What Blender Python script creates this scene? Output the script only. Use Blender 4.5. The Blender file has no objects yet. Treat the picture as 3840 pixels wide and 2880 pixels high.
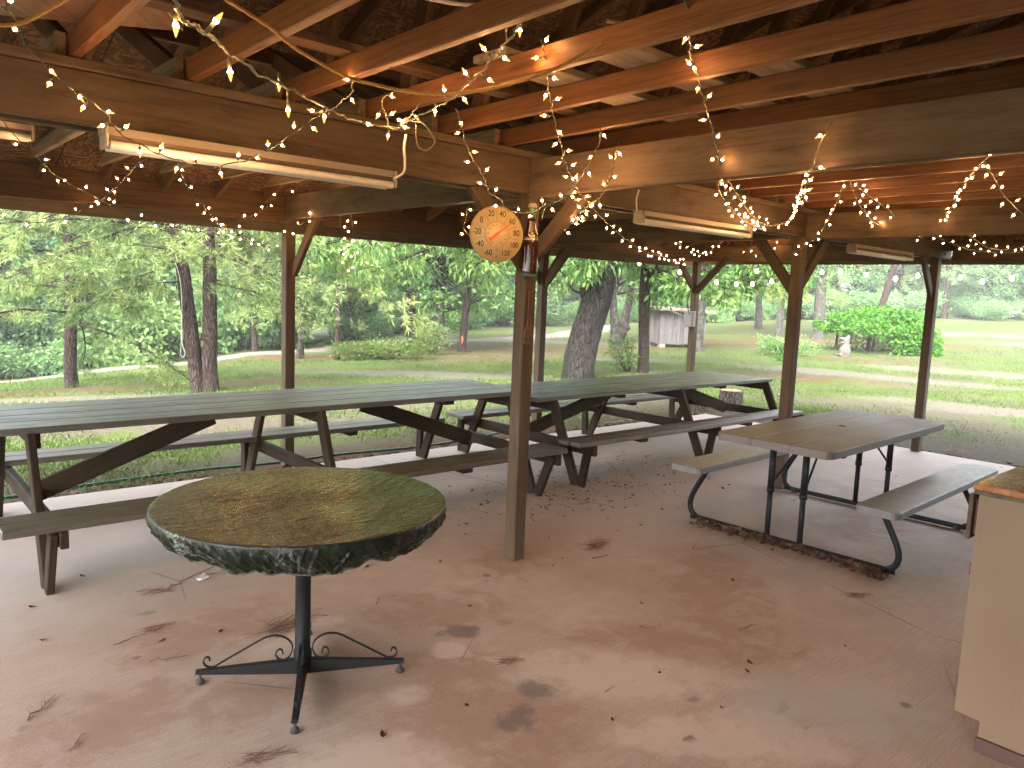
import bpy, bmesh, math, random
import numpy as np
from mathutils import Vector, Matrix
random.seed(7)
SC = bpy.context.scene
COL = SC.collection
R = math.radians

# ------------------------------------------------------------------ helpers
class MB:
    """collects shapes and links them as one mesh; 'gr' holds the run of the grain (along, across, across)"""
    def __init__(s):
        s.v = []; s.f = []; s.g = []; s.sm = []
    def add(s, vs, fs, gs=None, smooth=False):
        o = len(s.v)
        s.v += [tuple(p) for p in vs]
        s.f += [tuple(i + o for i in f) for f in fs]
        s.sm += [smooth] * len(fs)
        s.g += [tuple(p) for p in (gs if gs is not None else vs)]
    def board(s, p0, p1, w, h, up=(0, 0, 1), e=.004, roll=0.0):
        """a chamfered board from p0 to p1; h is measured along up, w across"""
        p0 = Vector(p0); p1 = Vector(p1); d = p1 - p0; L = d.length; d.normalize()
        u = Vector(up); u = (u - d * u.dot(d)); u.normalize(); c = d.cross(u)
        if roll:
            q = Matrix.Rotation(roll, 3, d); u = q @ u; c = q @ c
        e = min(e, w * .3, h * .3)
        a, b, k = L / 2, w / 2, h / 2
        m = (p0 + p1) / 2
        off = Vector((random.uniform(0, 60), random.uniform(0, 60), random.uniform(0, 60)))
        vs = []; gs = []; idx = {}
        for sx in (-1, 1):
            for sy in (-1, 1):
                for sz in (-1, 1):
                    for ax in range(3):
                        l = [sx * (a - e), sy * (b - e), sz * (k - e)]
                        l[ax] = (sx * a, sy * b, sz * k)[ax]
                        idx[(sx, sy, sz, ax)] = len(vs)
                        vs.append(m + d * l[0] + c * l[1] + u * l[2])
                        gs.append(Vector(l) + off)
        fs = []
        for ax in range(3):
            o1, o2 = [(1, 2), (2, 0), (0, 1)][ax]
            for sg in (-1, 1):
                q = []
                for s1, s2 in ((-1, -1), (1, -1), (1, 1), (-1, 1)):
                    t = [0, 0, 0]; t[ax] = sg; t[o1] = s1; t[o2] = s2
                    q.append(idx[(t[0], t[1], t[2], ax)])
                fs.append(q if sg > 0 else q[::-1])
        for ax in range(3):
            o1, o2 = [(1, 2), (2, 0), (0, 1)][ax]
            for s1 in (-1, 1):
                for s2 in (-1, 1):
                    t = [0, 0, 0]; t[o1] = s1; t[o2] = s2
                    t1 = list(t); t1[ax] = -1; t2 = list(t); t2[ax] = 1
                    fs.append([idx[(*t1, o1)], idx[(*t2, o1)], idx[(*t2, o2)], idx[(*t1, o2)]])
        for sx in (-1, 1):
            for sy in (-1, 1):
                for sz in (-1, 1):
                    fs.append([idx[(sx, sy, sz, k2)] for k2 in range(3)])
        s.add(vs, fs, gs)
    def box(s, x0, x1, y0, y1, z0, z1, e=.003, ax=0):
        if ax == 0: s.board((x0, (y0+y1)/2, (z0+z1)/2), (x1, (y0+y1)/2, (z0+z1)/2), abs(y1-y0), abs(z1-z0), e=e)
        elif ax == 1: s.board(((x0+x1)/2, y0, (z0+z1)/2), ((x0+x1)/2, y1, (z0+z1)/2), abs(x1-x0), abs(z1-z0), e=e)
        else: s.board(((x0+x1)/2, (y0+y1)/2, z0), ((x0+x1)/2, (y0+y1)/2, z1), abs(x1-x0), abs(y1-y0), up=(0, 1, 0), e=e)
    def tube(s, pts, r, n=8, caps=True, wob=0.0, rng=None):
        """tube along points; r number or list"""
        P = [Vector(p) for p in pts]; N = len(P)
        rr = r if isinstance(r, (list, tuple)) else [r] * N
        vs = []; gs = []; fs = []; prev = None; L = 0
        for i in range(N):
            t = (P[min(i+1, N-1)] - P[max(i-1, 0)])
            if t.length < 1e-9: t = Vector((0, 0, 1))
            t.normalize()
            if prev is None:
                a = Vector((0, 0, 1)) if abs(t.z) < .9 else Vector((1, 0, 0))
                u = (a - t * a.dot(t)).normalized()
            else:
                u = prev - t * prev.dot(t)
                u = u.normalized() if u.length > 1e-6 else t.orthogonal().normalized()
            prev = u; w = t.cross(u)
            if i: L += (P[i] - P[i-1]).length
            for k in range(n):
                an = 2 * math.pi * k / n
                q = rr[i] * (1 + (rng.uniform(-wob, wob) if wob else 0))
                vs.append(P[i] + u * math.cos(an) * q + w * math.sin(an) * q)
                gs.append((L, math.cos(an) * rr[i], math.sin(an) * rr[i]))
        for i in range(N - 1):
            for k in range(n):
                a = i * n + k; b = i * n + (k + 1) % n
                fs.append((a, b, b + n, a + n))
        if caps:
            fs.append(tuple(range(n))[::-1]); fs.append(tuple((N-1) * n + k for k in range(n)))
        s.add(vs, fs, gs, True)
    def lathe(s, prof, n=24, c=(0, 0, 0), axis=(0, 0, 1), smooth=True):
        ax = Vector(axis).normalized(); u = ax.orthogonal().normalized(); w = ax.cross(u); c = Vector(c)
        vs = []; fs = []
        for r, z in prof:
            for k in range(n):
                an = 2 * math.pi * k / n
                vs.append(c + ax * z + (u * math.cos(an) + w * math.sin(an)) * r)
        m = len(prof)
        for i in range(m - 1):
            for k in range(n):
                a = i * n + k; b = i * n + (k + 1) % n
                fs.append((a, b, b + n, a + n))
        fs.append(tuple(range(n))[::-1]); fs.append(tuple((m-1) * n + k for k in range(n)))
        s.add(vs, fs, None, smooth)
    def mesh(s, name):
        me = bpy.data.meshes.new(name)
        me.from_pydata(s.v, [], s.f)
        at = me.attributes.new('gr', 'FLOAT_VECTOR', 'POINT')
        at.data.foreach_set('vector', np.array(s.g, dtype=np.float32).ravel())
        me.polygons.foreach_set('use_smooth', s.sm)
        me.update()
        return me
    def build(s, name, mat, parent=None):
        return link(name, s.mesh(name), mat, parent)

def link(name, me, mat=None, parent=None):
    o = bpy.data.objects.new(name, me)
    COL.objects.link(o)
    if mat is not None:
        me.materials.clear(); me.materials.append(mat)
    if parent is not None: o.parent = parent
    return o

def tag(o, label=None, cat=None, group=None, kind=None):
    if label: o['label'] = label
    if cat: o['category'] = cat
    if group: o['group'] = group
    if kind: o['kind'] = kind
    return o

def thing(name, label, cat, loc=(0, 0, 0), rz=0.0, group=None):
    o = bpy.data.objects.new(name, None); COL.objects.link(o)
    o.location = loc; o.rotation_euler = (0, 0, rz); o.empty_display_size = .1
    return tag(o, label, cat, group)

def copy_tree(o, parent=None):
    c = o.copy(); COL.objects.link(c)
    c.parent = parent
    for ch in [q for q in bpy.data.objects if q.parent == o]:
        copy_tree(ch, c)
    return c

def smooth_path(pts, per=6):
    """Catmull-Rom through the points"""
    P = [Vector(p) for p in pts]; out = []
    for i in range(len(P) - 1):
        a = P[max(i-1, 0)]; b = P[i]; c = P[i+1]; d = P[min(i+2, len(P)-1)]
        for k in range(per):
            t = k / per
            out.append(.5 * ((2*b) + (c-a)*t + (2*a-5*b+4*c-d)*t*t + (3*b-a-3*c+d)*t*t*t))
    out.append(P[-1])
    return out

def text_mesh(txt, size, name='lettering', shear=0.0, depth=.0008, bold=0.0):
    cu = bpy.data.curves.new(name, 'FONT')
    cu.body = txt; cu.size = size; cu.align_x = 'CENTER'; cu.align_y = 'CENTER'
    cu.extrude = depth; cu.shear = shear; cu.offset = bold
    o = bpy.data.objects.new(name, cu); COL.objects.link(o)
    dg = bpy.context.evaluated_depsgraph_get()
    me = bpy.data.meshes.new_from_object(o.evaluated_get(dg))
    bpy.data.objects.remove(o); bpy.data.curves.remove(cu)
    return me

def merge_meshes(items, name):
    """items: list of (mesh, matrix) -> one mesh"""
    bm = bmesh.new()
    for me, mx in items:
        t = bmesh.new(); t.from_mesh(me); t.transform(mx)
        tmp = bpy.data.meshes.new('t'); t.to_mesh(tmp); t.free()
        bm.from_mesh(tmp); bpy.data.meshes.remove(tmp)
    out = bpy.data.meshes.new(name); bm.to_mesh(out); bm.free()
    return out

# ------------------------------------------------------------------ materials
class NT:
    def __init__(s, name):
        s.m = bpy.data.materials.new(name); s.m.use_nodes = True
        s.t = s.m.node_tree; s.t.nodes.clear()
        s.out = s.n('ShaderNodeOutputMaterial')
    def n(s, ty, **kw):
        nd = s.t.nodes.new(ty)
        for k, v in kw.items():
            if k.startswith('_'): setattr(nd, k[1:], v)
            else: s.set(nd, k, v)
        return nd
    def set(s, nd, k, v):
        k = k.replace('__', ' ')
        inp = nd.inputs[int(k[1:])] if (k[0] == 'i' and k[1:].isdigit()) else nd.inputs[k]
        if isinstance(v, bpy.types.NodeSocket): s.t.links.new(v, inp)
        elif isinstance(v, bpy.types.Node): s.t.links.new(v.outputs[0], inp)
        else: inp.default_value = v
    def attr(s, name, out='Vector'):
        nd = s.n('ShaderNodeAttribute'); nd.attribute_name = name
        return nd.outputs[out]
    def obj(s):
        return s.n('ShaderNodeTexCoord').outputs['Object']
    def rnd(s):
        return s.n('ShaderNodeObjectInfo').outputs['Random']
    def map(s, vec, scale=(1, 1, 1), loc=(0, 0, 0)):
        nd = s.n('ShaderNodeMapping'); s.t.links.new(vec, nd.inputs[0])
        nd.inputs['Scale'].default_value = scale; nd.inputs['Location'].default_value = loc
        return nd.outputs[0]
    def noise(s, vec, scale=5, detail=4, rough=.55, dist=0.0):
        nd = s.n('ShaderNodeTexNoise'); s.t.links.new(vec, nd.inputs['Vector'])
        nd.inputs['Scale'].default_value = scale; nd.inputs['Detail'].default_value = detail
        nd.inputs['Roughness'].default_value = rough; nd.inputs['Distortion'].default_value = dist
        return nd.outputs[0]
    def vor(s, vec, scale=5, feat='F1', out=0):
        nd = s.n('ShaderNodeTexVoronoi'); nd.feature = feat
        s.t.links.new(vec, nd.inputs['Vector']); nd.inputs['Scale'].default_value = scale
        return nd.outputs[out]
    def ramp(s, fac, stops, interp='LINEAR'):
        nd = s.n('ShaderNodeValToRGB'); cr = nd.color_ramp; cr.interpolation = interp
        s.t.links.new(fac, nd.inputs[0])
        while len(cr.elements) < len(stops): cr.elements.new(.5)
        for el, (p, c) in zip(cr.elements, stops):
            el.position = p; el.color = (*c, 1) if len(c) == 3 else c
        return nd.outputs[0]
    def mr(s, v, a, b, c=0.0, d=1.0):
        nd = s.n('ShaderNodeMapRange'); s.t.links.new(v, nd.inputs[0])
        for i, q in enumerate((a, b, c, d)): nd.inputs[i+1].default_value = q
        return nd.outputs[0]
    def math(s, op, a, b=None):
        nd = s.n('ShaderNodeMath'); nd.operation = op
        for i, q in enumerate((a, b)):
            if q is None: continue
            if isinstance(q, bpy.types.NodeSocket): s.t.links.new(q, nd.inputs[i])
            else: nd.inputs[i].default_value = q
        return nd.outputs[0]
    def mix(s, fac, a, b, blend='MIX'):
        nd = s.n('ShaderNodeMix'); nd.data_type = 'RGBA'; nd.blend_type = blend
        for i, q in ((0, fac), (6, a), (7, b)):
            if isinstance(q, bpy.types.NodeSocket): s.t.links.new(q, nd.inputs[i])
            elif i == 0: nd.inputs[0].default_value = q
            else: nd.inputs[i].default_value = (*q, 1) if len(q) == 3 else q
        return nd.outputs[2]
    def bump(s, h, strength=.3, dist=.01, normal=None):
        nd = s.n('ShaderNodeBump'); s.t.links.new(h, nd.inputs['Height'])
        nd.inputs['Strength'].default_value = strength; nd.inputs['Distance'].default_value = dist
        if normal is not None: s.t.links.new(normal, nd.inputs['Normal'])
        return nd.outputs[0]
    def bsdf(s, color, rough=.6, normal=None, metal=0.0, spec=.5, coat=0.0, trans=0.0):
        b = s.n('ShaderNodeBsdfPrincipled')
        for k, q in (('Base Color', color), ('Roughness', rough), ('Normal', normal), ('Metallic', metal),
                     ('Specular IOR Level', spec), ('Coat Weight', coat), ('Transmission Weight', trans)):
            if q is None: continue
            if isinstance(q, bpy.types.NodeSocket): s.t.links.new(q, b.inputs[k])
            elif k == 'Base Color': b.inputs[k].default_value = (*q, 1)
            else: b.inputs[k].default_value = q
        s.t.links.new(b.outputs[0], s.out.inputs[0])
        return b

def plain(name, col, rough=.5, metal=0.0, var=.15, spec=.5, bump=0.0, scale=30, coat=0.0):
    t = NT(name); v = t.obj()
    n1 = t.noise(v, scale, 5); n2 = t.noise(v, scale * .13, 4)
    f = t.math('ADD', t.math('MULTIPLY', n1, .5), t.math('MULTIPLY', n2, .5))
    lo = tuple(c * (1 - var) for c in col); hi = tuple(min(1, c * (1 + var)) for c in col)
    c = t.ramp(f, [(.3, lo), (.7, hi)])
    r = t.mr(n2, .3, .7, max(.02, rough - .08), min(1, rough + .1))
    t.bsdf(c, r, t.bump(n1, bump, .004) if bump else None, metal, spec, coat)
    return t.m

def wood(name, dark, mid, light, rough=.65, grain=1.0, knots=.6, weather=None, wamt=.0, bump=.35, spec=.4, objvar=.25, stain=.5, coat=0.0):
    """sawn timber: streaks run along the board, knots, blotchy wear"""
    t = NT(name); g = t.attr('gr')
    warp = t.noise(t.map(g, (.8, 3, 3)), 1.0, 3)
    gw = t.n('ShaderNodeVectorMath'); gw.operation = 'ADD'
    t.t.links.new(g, gw.inputs[0])
    cx = t.n('ShaderNodeCombineXYZ'); w2 = t.mr(warp, 0, 1, -.055, .055)
    t.t.links.new(w2, cx.inputs[1]); t.t.links.new(w2, cx.inputs[2]); t.t.links.new(cx.outputs[0], gw.inputs[1])
    gv = gw.outputs[0]
    rings = t.noise(t.map(gv, (.35, 22, 22)), 2.0 * grain, 3, .5)
    fine = t.noise(t.map(gv, (3, 120, 120)), 3.0, 3, .6)
    f = t.math('ADD', t.math('MULTIPLY', rings, .75), t.math('MULTIPLY', fine, .25))
    c = t.ramp(f, [(.30, dark), (.47, mid), (.52, light), (.60, mid), (.72, dark)])
    kd = t.vor(t.map(g, (1.3, 7, 7)), 1.0)
    kn = t.mr(kd, .07, .16, 1, 0)
    kn = t.math('MULTIPLY', kn, knots)
    c = t.mix(kn, c, tuple(q * .28 for q in mid))
    blot = t.noise(t.map(g, (1.1, 3, 3)), 2.2, 5, .65)
    c = t.mix(t.math('MULTIPLY', t.mr(blot, .5, .72), stain), c, tuple(q * .45 for q in dark))
    if weather is not None:
        wn = t.noise(t.map(g, (1.5, 9, 9)), 1.6, 5, .7)
        c = t.mix(t.math('MULTIPLY', t.mr(wn, .38, .62), wamt), c, weather)
    hs = t.n('ShaderNodeHueSaturation')
    t.t.links.new(c, hs.inputs['Color'])
    pb = t.noise(t.map(g, (.02, .09, .09)), 1.0, 1)
    t.t.links.new(t.math('MULTIPLY', t.mr(t.rnd(), 0, 1, 1 - objvar, 1 + objvar), t.mr(pb, .3, .7, .72, 1.28)), hs.inputs['Value'])
    h = t.math('ADD', t.math('MULTIPLY', f, 1.0), t.math('MULTIPLY', kn, -.5))
    t.bsdf(hs.outputs[0], t.mr(blot, .3, .7, rough - .08, min(1, rough + .12)), t.bump(h, bump, .003), 0, spec, coat)
    return t.m

def leafmat(name, a, b, c, trans=.35, rough=.55):
    """leaves: colour varies leaf by leaf (attribute rnd); light passes through"""
    t = NT(name); r = t.attr('rnd', 'Fac')
    col = t.ramp(r, [(0, a), (.5, b), (1, c)])
    hs = t.n('ShaderNodeHueSaturation'); t.t.links.new(col, hs.inputs['Color'])
    t.t.links.new(t.mr(t.rnd(), 0, 1, .82, 1.18), hs.inputs['Value'])
    d = t.n('ShaderNodeBsdfPrincipled'); t.t.links.new(hs.outputs[0], d.inputs['Base Color'])
    d.inputs['Roughness'].default_value = rough; d.inputs['Specular IOR Level'].default_value = .3
    tr = t.n('ShaderNodeBsdfTranslucent'); t.t.links.new(hs.outputs[0], tr.inputs[0])
    mx = t.n('ShaderNodeMixShader'); mx.inputs[0].default_value = trans
    t.t.links.new(d.outputs[0], mx.inputs[1]); t.t.links.new(tr.outputs[0], mx.inputs[2])
    t.t.links.new(mx.outputs[0], t.out.inputs[0])
    return t.m
M = {}
M['beam'] = wood('beam_timber', (.026, .016, .008), (.072, .042, .023), (.094, .059, .032), .7, weather=(.120, .086, .057), wamt=.6, stain=.85)
M['joist'] = wood('joist_pine', (.076, .025, .007), (.125, .048, .015), (.151, .066, .023), .55, grain=1.4, stain=.35, objvar=.2)
M['post'] = wood('post_timber', (.033, .017, .006), (.061, .034, .015), (.081, .047, .022), .7, weather=(.071, .054, .030), wamt=.4, stain=.35, objvar=.12)
M['sidejoist'] = wood('side_bay_joist', (.075, .047, .026), (.15, .10, .06), (.20, .14, .09), .7, stain=.5)  # paler joist wood: daylight on the undersides put into the colour
M['eave'] = wood('eave_board', (.082, .056, .035), (.125, .090, .060), (.154, .112, .077), .7, stain=.5)
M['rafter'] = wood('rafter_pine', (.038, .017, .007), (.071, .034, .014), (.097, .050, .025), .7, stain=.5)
M['greytop'] = wood('grey_green_stained_boards', (.058, .057, .049), (.086, .083, .071), (.109, .102, .087), .36, knots=.5, stain=.7, bump=.35, spec=.6, objvar=.1, weather=(.040, .035, .028), wamt=.6)
M['bench'] = wood('grey_brown_stained_boards', (.044, .039, .033), (.067, .058, .048), (.089, .079, .062), .42, knots=.5, stain=.7, bump=.35, spec=.5, objvar=.1, weather=(.122, .090, .061), wamt=.4)
M['darkleg'] = wood('dark_brown_timber', (.012, .008, .004), (.025, .015, .009), (.037, .024, .015), .7, weather=(.044, .032, .022), wamt=.3, objvar=.2, spec=.12)
M['plank'] = wood('old_plank', (.132, .094, .061), (.209, .154, .105), (.253, .198, .143), .7)
M['shed'] = wood('weathered_shed_boards', (.046, .040, .043), (.083, .083, .093), (.109, .116, .130), .8, weather=(.143, .073, .026), wamt=.4, stain=.6, objvar=.1)
M['paddle'] = wood('paddle_wood', (.050, .020, .008), (.083, .034, .013), (.105, .050, .020), .5, knots=0, stain=.2)

def osb():
    t = NT('flake_board_sheathing'); v = t.obj()
    a = t.map(v, (22, 75, 66)); b = t.map(v, (80, 30, 27), (5, 3, 1))
    c1 = t.vor(a, 1.0, out=1); c2 = t.vor(b, 1.0, out=1)
    n = t.noise(v, 60, 4); pick = t.noise(v, 7, 3)
    s1 = t.n('ShaderNodeSeparateColor'); t.t.links.new(t.mix(t.mr(pick, .48, .52), c1, c2), s1.inputs[0])
    f = t.math('ADD', t.math('MULTIPLY', s1.outputs[0], .8), t.math('MULTIPLY', n, .2))
    c = t.ramp(f, [(.1, (.037, .017, .009)), (.35, (.073, .036, .017)), (.6, (.110, .057, .029)), (.85, (.176, .107, .062))])
    sx = t.n('ShaderNodeSeparateXYZ'); t.t.links.new(v, sx.inputs[0])
    e1 = t.math('ABSOLUTE', t.math('SUBTRACT', t.math('FRACT', t.math('DIVIDE', sx.outputs[1], 1.15)), .5))
    e2 = t.math('ABSOLUTE', t.math('SUBTRACT', t.math('FRACT', t.math('DIVIDE', sx.outputs[0], 2.44)), .5))
    st = t.noise(v, .9, 5, .65)
    c = t.mix(t.mr(st, .52, .66, 0, .55), c, (.027, .016, .009))
    c = t.mix(t.mr(e1, .495, .498), c, (.009, .005, .003)); c = t.mix(t.mr(e2, .4975, .499), c, (.009, .005, .003))
    t.bsdf(c, .75, t.bump(f, .5, .003), spec=.3)
    return t.m
M['osb'] = osb()

def concrete():
    t = NT('stained_concrete'); v = t.obj()
    broom = t.noise(t.map(v, (2.2, 70, 1)), 2.0, 4, .6)
    spk = t.noise(v, 170, 3); blot = t.noise(v, 1.3, 6, .62); blot2 = t.noise(v, 4.5, 5, .65, .6)
    c = t.ramp(blot, [(.33, (.307, .223, .169)), (.5, (.361, .268, .209)), (.68, (.416, .319, .254))])
    c = t.mix(t.mr(broom, .38, .62, 0, .45), c, (.227, .162, .128))
    c = t.mix(t.mr(spk, .58, .68, 0, .6), c, (.542, .447, .371))
    c = t.mix(t.mr(spk, .42, .33, 0, .6), c, (.145, .101, .074))
    w = t.noise(v, 9, 5, .7)
    def mask(name, lo, hi, amt):
        a = t.attr(name, 'Fac')
        k = t.math('ADD', a, t.math('MULTIPLY', t.math('SUBTRACT', t.math('ADD', t.math('MULTIPLY', w, .5), t.math('MULTIPLY', blot2, .5)), .5), 3.0))
        return t.math('MULTIPLY', t.mr(k, lo, hi), amt)
    c = t.mix(mask('red', .30, 1.0, .45), c, (.285, .165, .105))
    c = t.mix(mask('red', .62, .9, .26), c, (.20, .105, .06))
    c = t.mix(mask('pale', .35, .8, .55), c, (.50, .40, .325))
    c = t.mix(mask('dark', .45, .85, .78), c, (.12, .095, .078))
    c = t.mix(mask('grey', .2, 1.0, .6), c, (.344, .308, .277))
    # small drip spots
    sp = t.vor(v, 3.1); sz = t.noise(v, 1.7, 2)
    c = t.mix(t.math('MULTIPLY', t.mr(sp, .10, .055), t.mr(sz, .5, .58)), c, (.15, .115, .10))
    cr = t.vor(t.map(v, (1, 1, 1), (.3, .2, 0)), .55, 'DISTANCE_TO_EDGE')
    c = t.mix(t.math('MULTIPLY', t.mr(cr, .0035, .001), t.mr(t.noise(v, .8, 2), .5, .56, 0, .8)), c, (.10, .075, .06))
    r = t.mr(blot2, .3, .7, .55, .8)
    h = t.math('ADD', t.math('MULTIPLY', broom, .7), t.math('MULTIPLY', spk, .5))
    t.bsdf(c, r, t.bump(h, .35, .004), spec=.35)
    return t.m
M['concrete'] = concrete()

def groundm():
    t = NT('lawn_and_sand'); v = t.obj()
    big = t.noise(v, .35, 5, .6, .5); mid = t.noise(v, 1.7, 6, .65); fine = t.noise(v, 14, 5, .7); vf = t.noise(v, 60, 4)
    g = t.ramp(mid, [(.3, (.025, .043, .005)), (.5, (.040, .060, .010)), (.7, (.058, .077, .017))])
    g = t.mix(t.mr(fine, .42, .62), g, (.046, .057, .014))
    g = t.mix(t.mr(vf, .55, .7, 0, .5), g, (.016, .023, .005))
    soil = t.ramp(fine, [(.3, (.041, .032, .021)), (.55, (.059, .051, .033)), (.72, (.076, .066, .048))])
    sand = t.ramp(fine, [(.3, (.059, .051, .036)), (.6, (.081, .073, .054)), (.75, (.098, .091, .069))])
    straw = t.ramp(fine, [(.3, (.038, .020, .009)), (.55, (.068, .038, .019)), (.75, (.098, .066, .038))])
    b2 = t.noise(v, .75, 7, .68, .8)
    nz = t.math('MULTIPLY', t.math('SUBTRACT', t.math('ADD', t.math('MULTIPLY', b2, .6), t.math('MULTIPLY', fine, .4)), .5), 5.0)
    def msk(name, lo=.4, hi=.6):
        return t.mr(t.math('ADD', t.attr(name, 'Fac'), nz), lo, hi)
    bare = t.mr(t.math('ADD', t.math('MULTIPLY', big, .6), t.math('MULTIPLY', fine, .4)), .49, .56)
    c = t.mix(t.math('MULTIPLY', bare, .8), g, soil)
    c = t.mix(msk('soil'), c, soil)
    c = t.mix(t.math('MULTIPLY', msk('straw'), .8), c, straw)
    c = t.mix(msk('sand'), c, sand)
    h = t.math('ADD', fine, t.math('MULTIPLY', vf, .6))
    t.bsdf(c, .9, t.bump(h, .8, .03), spec=.15)
    return t.m
M['ground'] = groundm()

def roadm():
    t = NT('pale_sand_track'); v = t.obj()
    n = t.noise(v, 3, 6, .7); f = t.noise(v, 25, 4)
    c = t.ramp(n, [(.3, (.083, .066, .058)), (.55, (.110, .092, .084)), (.75, (.130, .113, .106))])
    t.bsdf(c, .9, t.bump(f, .5, .02), spec=.15)
    return t.m
M['road'] = roadm()

def bark(name, a, b, c, sc=1.0, lichen=0.0):
    t = NT(name); g = t.attr('gr'); v = t.obj()
    nz = t.n('ShaderNodeTexNoise'); t.t.links.new(v, nz.inputs['Vector']); nz.inputs['Scale'].default_value = 5; nz.inputs['Detail'].default_value = 4
    va = t.n('ShaderNodeVectorMath'); va.operation = 'MULTIPLY_ADD'; t.t.links.new(nz.outputs[1], va.inputs[0]); va.inputs[1].default_value = (.09, .09, .16); t.t.links.new(v, va.inputs[2]); wv = va.outputs[0]
    pl = t.vor(t.map(wv, (34 * sc, 34 * sc, 6.5 * sc)), 1.0, 'DISTANCE_TO_EDGE')
    n = t.noise(t.map(v, (1, 1, .3)), 30 * sc, 5, .65); n2 = t.noise(v, 2.2, 4)
    cr = t.mr(pl, 0, .22)
    f = t.math('ADD', t.math('MULTIPLY', cr, .6), t.math('MULTIPLY', n, .5))
    col = t.ramp(f, [(.12, a), (.45, b), (.85, c)])
    col = t.mix(t.mr(n2, .55, .7, 0, .4), col, tuple(q * .6 for q in b))
    if lichen:
        li = t.noise(v, 6, 5, .7)
        col = t.mix(t.math('MULTIPLY', t.mr(li, .5, .6), lichen), col, (.15, .16, .13))
    t.bsdf(col, .9, t.bump(f, .9, .03), spec=.2)
    return t.m
M['oakbark'] = bark('oak_bark', (.003, .003, .002), (.011, .009, .007), (.029, .026, .022), .75)
M['pinebark'] = bark('pine_bark', (.007, .005, .004), (.026, .016, .012), (.050, .036, .031), 1.0)
M['greybark'] = bark('grey_bark', (.007, .005, .005), (.022, .017, .014), (.046, .039, .034), 1.3, .35)
M['lichenbark'] = bark('lichen_bark', (.012, .010, .008), (.040, .034, .030), (.073, .066, .057), 1.1, .4)

M['stumpbark'] = bark('stump_bark', (.03, .024, .018), (.085, .068, .05), (.17, .14, .11), 1.2)
M['needles'] = leafmat('pine_needles', (.077, .128, .038), (.134, .201, .062), (.225, .280, .084), .35)
M['oakleaf'] = leafmat('oak_leaves', (.056, .137, .034), (.108, .213, .055), (.225, .275, .061), .45)
M['broad'] = leafmat('broad_leaves', (.070, .153, .043), (.133, .240, .070), (.218, .322, .094), .42)
M['vine'] = leafmat('vine_leaves', (.022, .082, .005), (.043, .136, .009), (.079, .192, .014), .4)
M['azalea'] = leafmat('azalea_leaves', (.045, .083, .015), (.090, .140, .027), (.144, .198, .042), .35)
M['far'] = leafmat('far_wood_leaves', (.070, .162, .058), (.123, .233, .084), (.194, .315, .106), .4)
M['farpine'] = leafmat('far_pine_needles', (.079, .148, .063), (.129, .212, .087), (.188, .275, .103), .35)
M['grass'] = leafmat('grass_blades', (.032, .062, .009), (.058, .097, .013), (.097, .134, .027), .3)
M['litter'] = leafmat('dry_leaves', (.035, .017, .010), (.080, .036, .019), (.150, .086, .053), .1)
M['twig'] = plain('twig_bark', (.16, .085, .055), .8, var=.4)
M['scrap'] = plain('white_scrap', (.6, .6, .62), .6)

M['black'] = plain('black_painted_metal', (.010, .010, .010), .55, var=.4, bump=.1, scale=60, spec=.12)
M['tubeblack'] = plain('charcoal_steel_tube', (.013, .014, .015), .45, var=.3, scale=50, spec=.15)
M['bolt'] = plain('rusty_bolt', (.10, .07, .05), .55, metal=.6, var=.3)
M['glide'] = plain('rubber_glide', (.045, .04, .038), .6, var=.4, spec=.15)
M['plastic'] = None
def plastic():
    t = NT('taupe_moulded_plastic'); v = t.obj()
    n = t.noise(v, 220, 3); b = t.noise(v, 2.5, 5); st = t.noise(t.map(v, (3, 40, 3)), 2, 4)
    c = t.ramp(b, [(.3, (.127, .110, .106)), (.7, (.164, .144, .139))])
    c = t.mix(t.mr(st, .5, .7, 0, .35), c, (.113, .092, .082))
    t.bsdf(c, t.mr(b, .3, .7, .42, .55), t.bump(n, .25, .002), spec=.3)
    return t.m
M['plastic'] = plastic()
M['seatplastic'] = plain('grey_moulded_plastic', (.142, .139, .140), .4, var=.1, bump=.3, scale=180)
def vinyl():
    t = NT('dark_green_marbled_vinyl'); v = t.obj()
    m1 = t.noise(v, 5, 6, .7, 2.2)
    vein = t.mr(t.math('ABSOLUTE', t.math('SUBTRACT', m1, .5)), .0, .02, 1, 0)
    br = t.noise(v, 11, 4)
    c = t.ramp(br, [(.3, (.004, .007, .004)), (.6, (.009, .014, .009)), (.8, (.022, .032, .022))])
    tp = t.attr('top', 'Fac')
    c = t.mix(t.math('MULTIPLY', tp, .85), c, t.ramp(br, [(.3, (.044, .036, .027)), (.7, (.068, .056, .043))]))  # sheen on the top and shade on the skirt are put into the colour
    c = t.mix(t.math('MULTIPLY', t.math('MULTIPLY', vein, t.math('SUBTRACT', 1, tp)), t.mr(t.noise(v, 4, 3), .55, .62, 0, .7)), c, (.26, .29, .24))
    # creases: long soft wrinkles pulled across the cloth plus a finer crackle
    w1 = t.noise(t.map(v, (5, 19, 7)), 1.0, 4, .55, 1.2)
    w2 = t.noise(t.map(v, (16, 44, 24)), 1.0, 3, .55, .8)
    def ridge(w, k): return t.math('SUBTRACT', 1, t.math('MINIMUM', 1.0, t.math('MULTIPLY', t.math('ABSOLUTE', t.math('SUBTRACT', w, .5)), k)))
    h = t.math('ADD', t.math('MULTIPLY', ridge(w1, 9), .8), t.math('MULTIPLY', ridge(w2, 8), .5))
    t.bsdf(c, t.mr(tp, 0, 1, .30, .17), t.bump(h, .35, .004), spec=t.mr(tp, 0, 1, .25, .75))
    return t.m
M['vinyl'] = vinyl()
M['coverinner'] = plain('cover_hem', (.075, .065, .048), .8)
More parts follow.
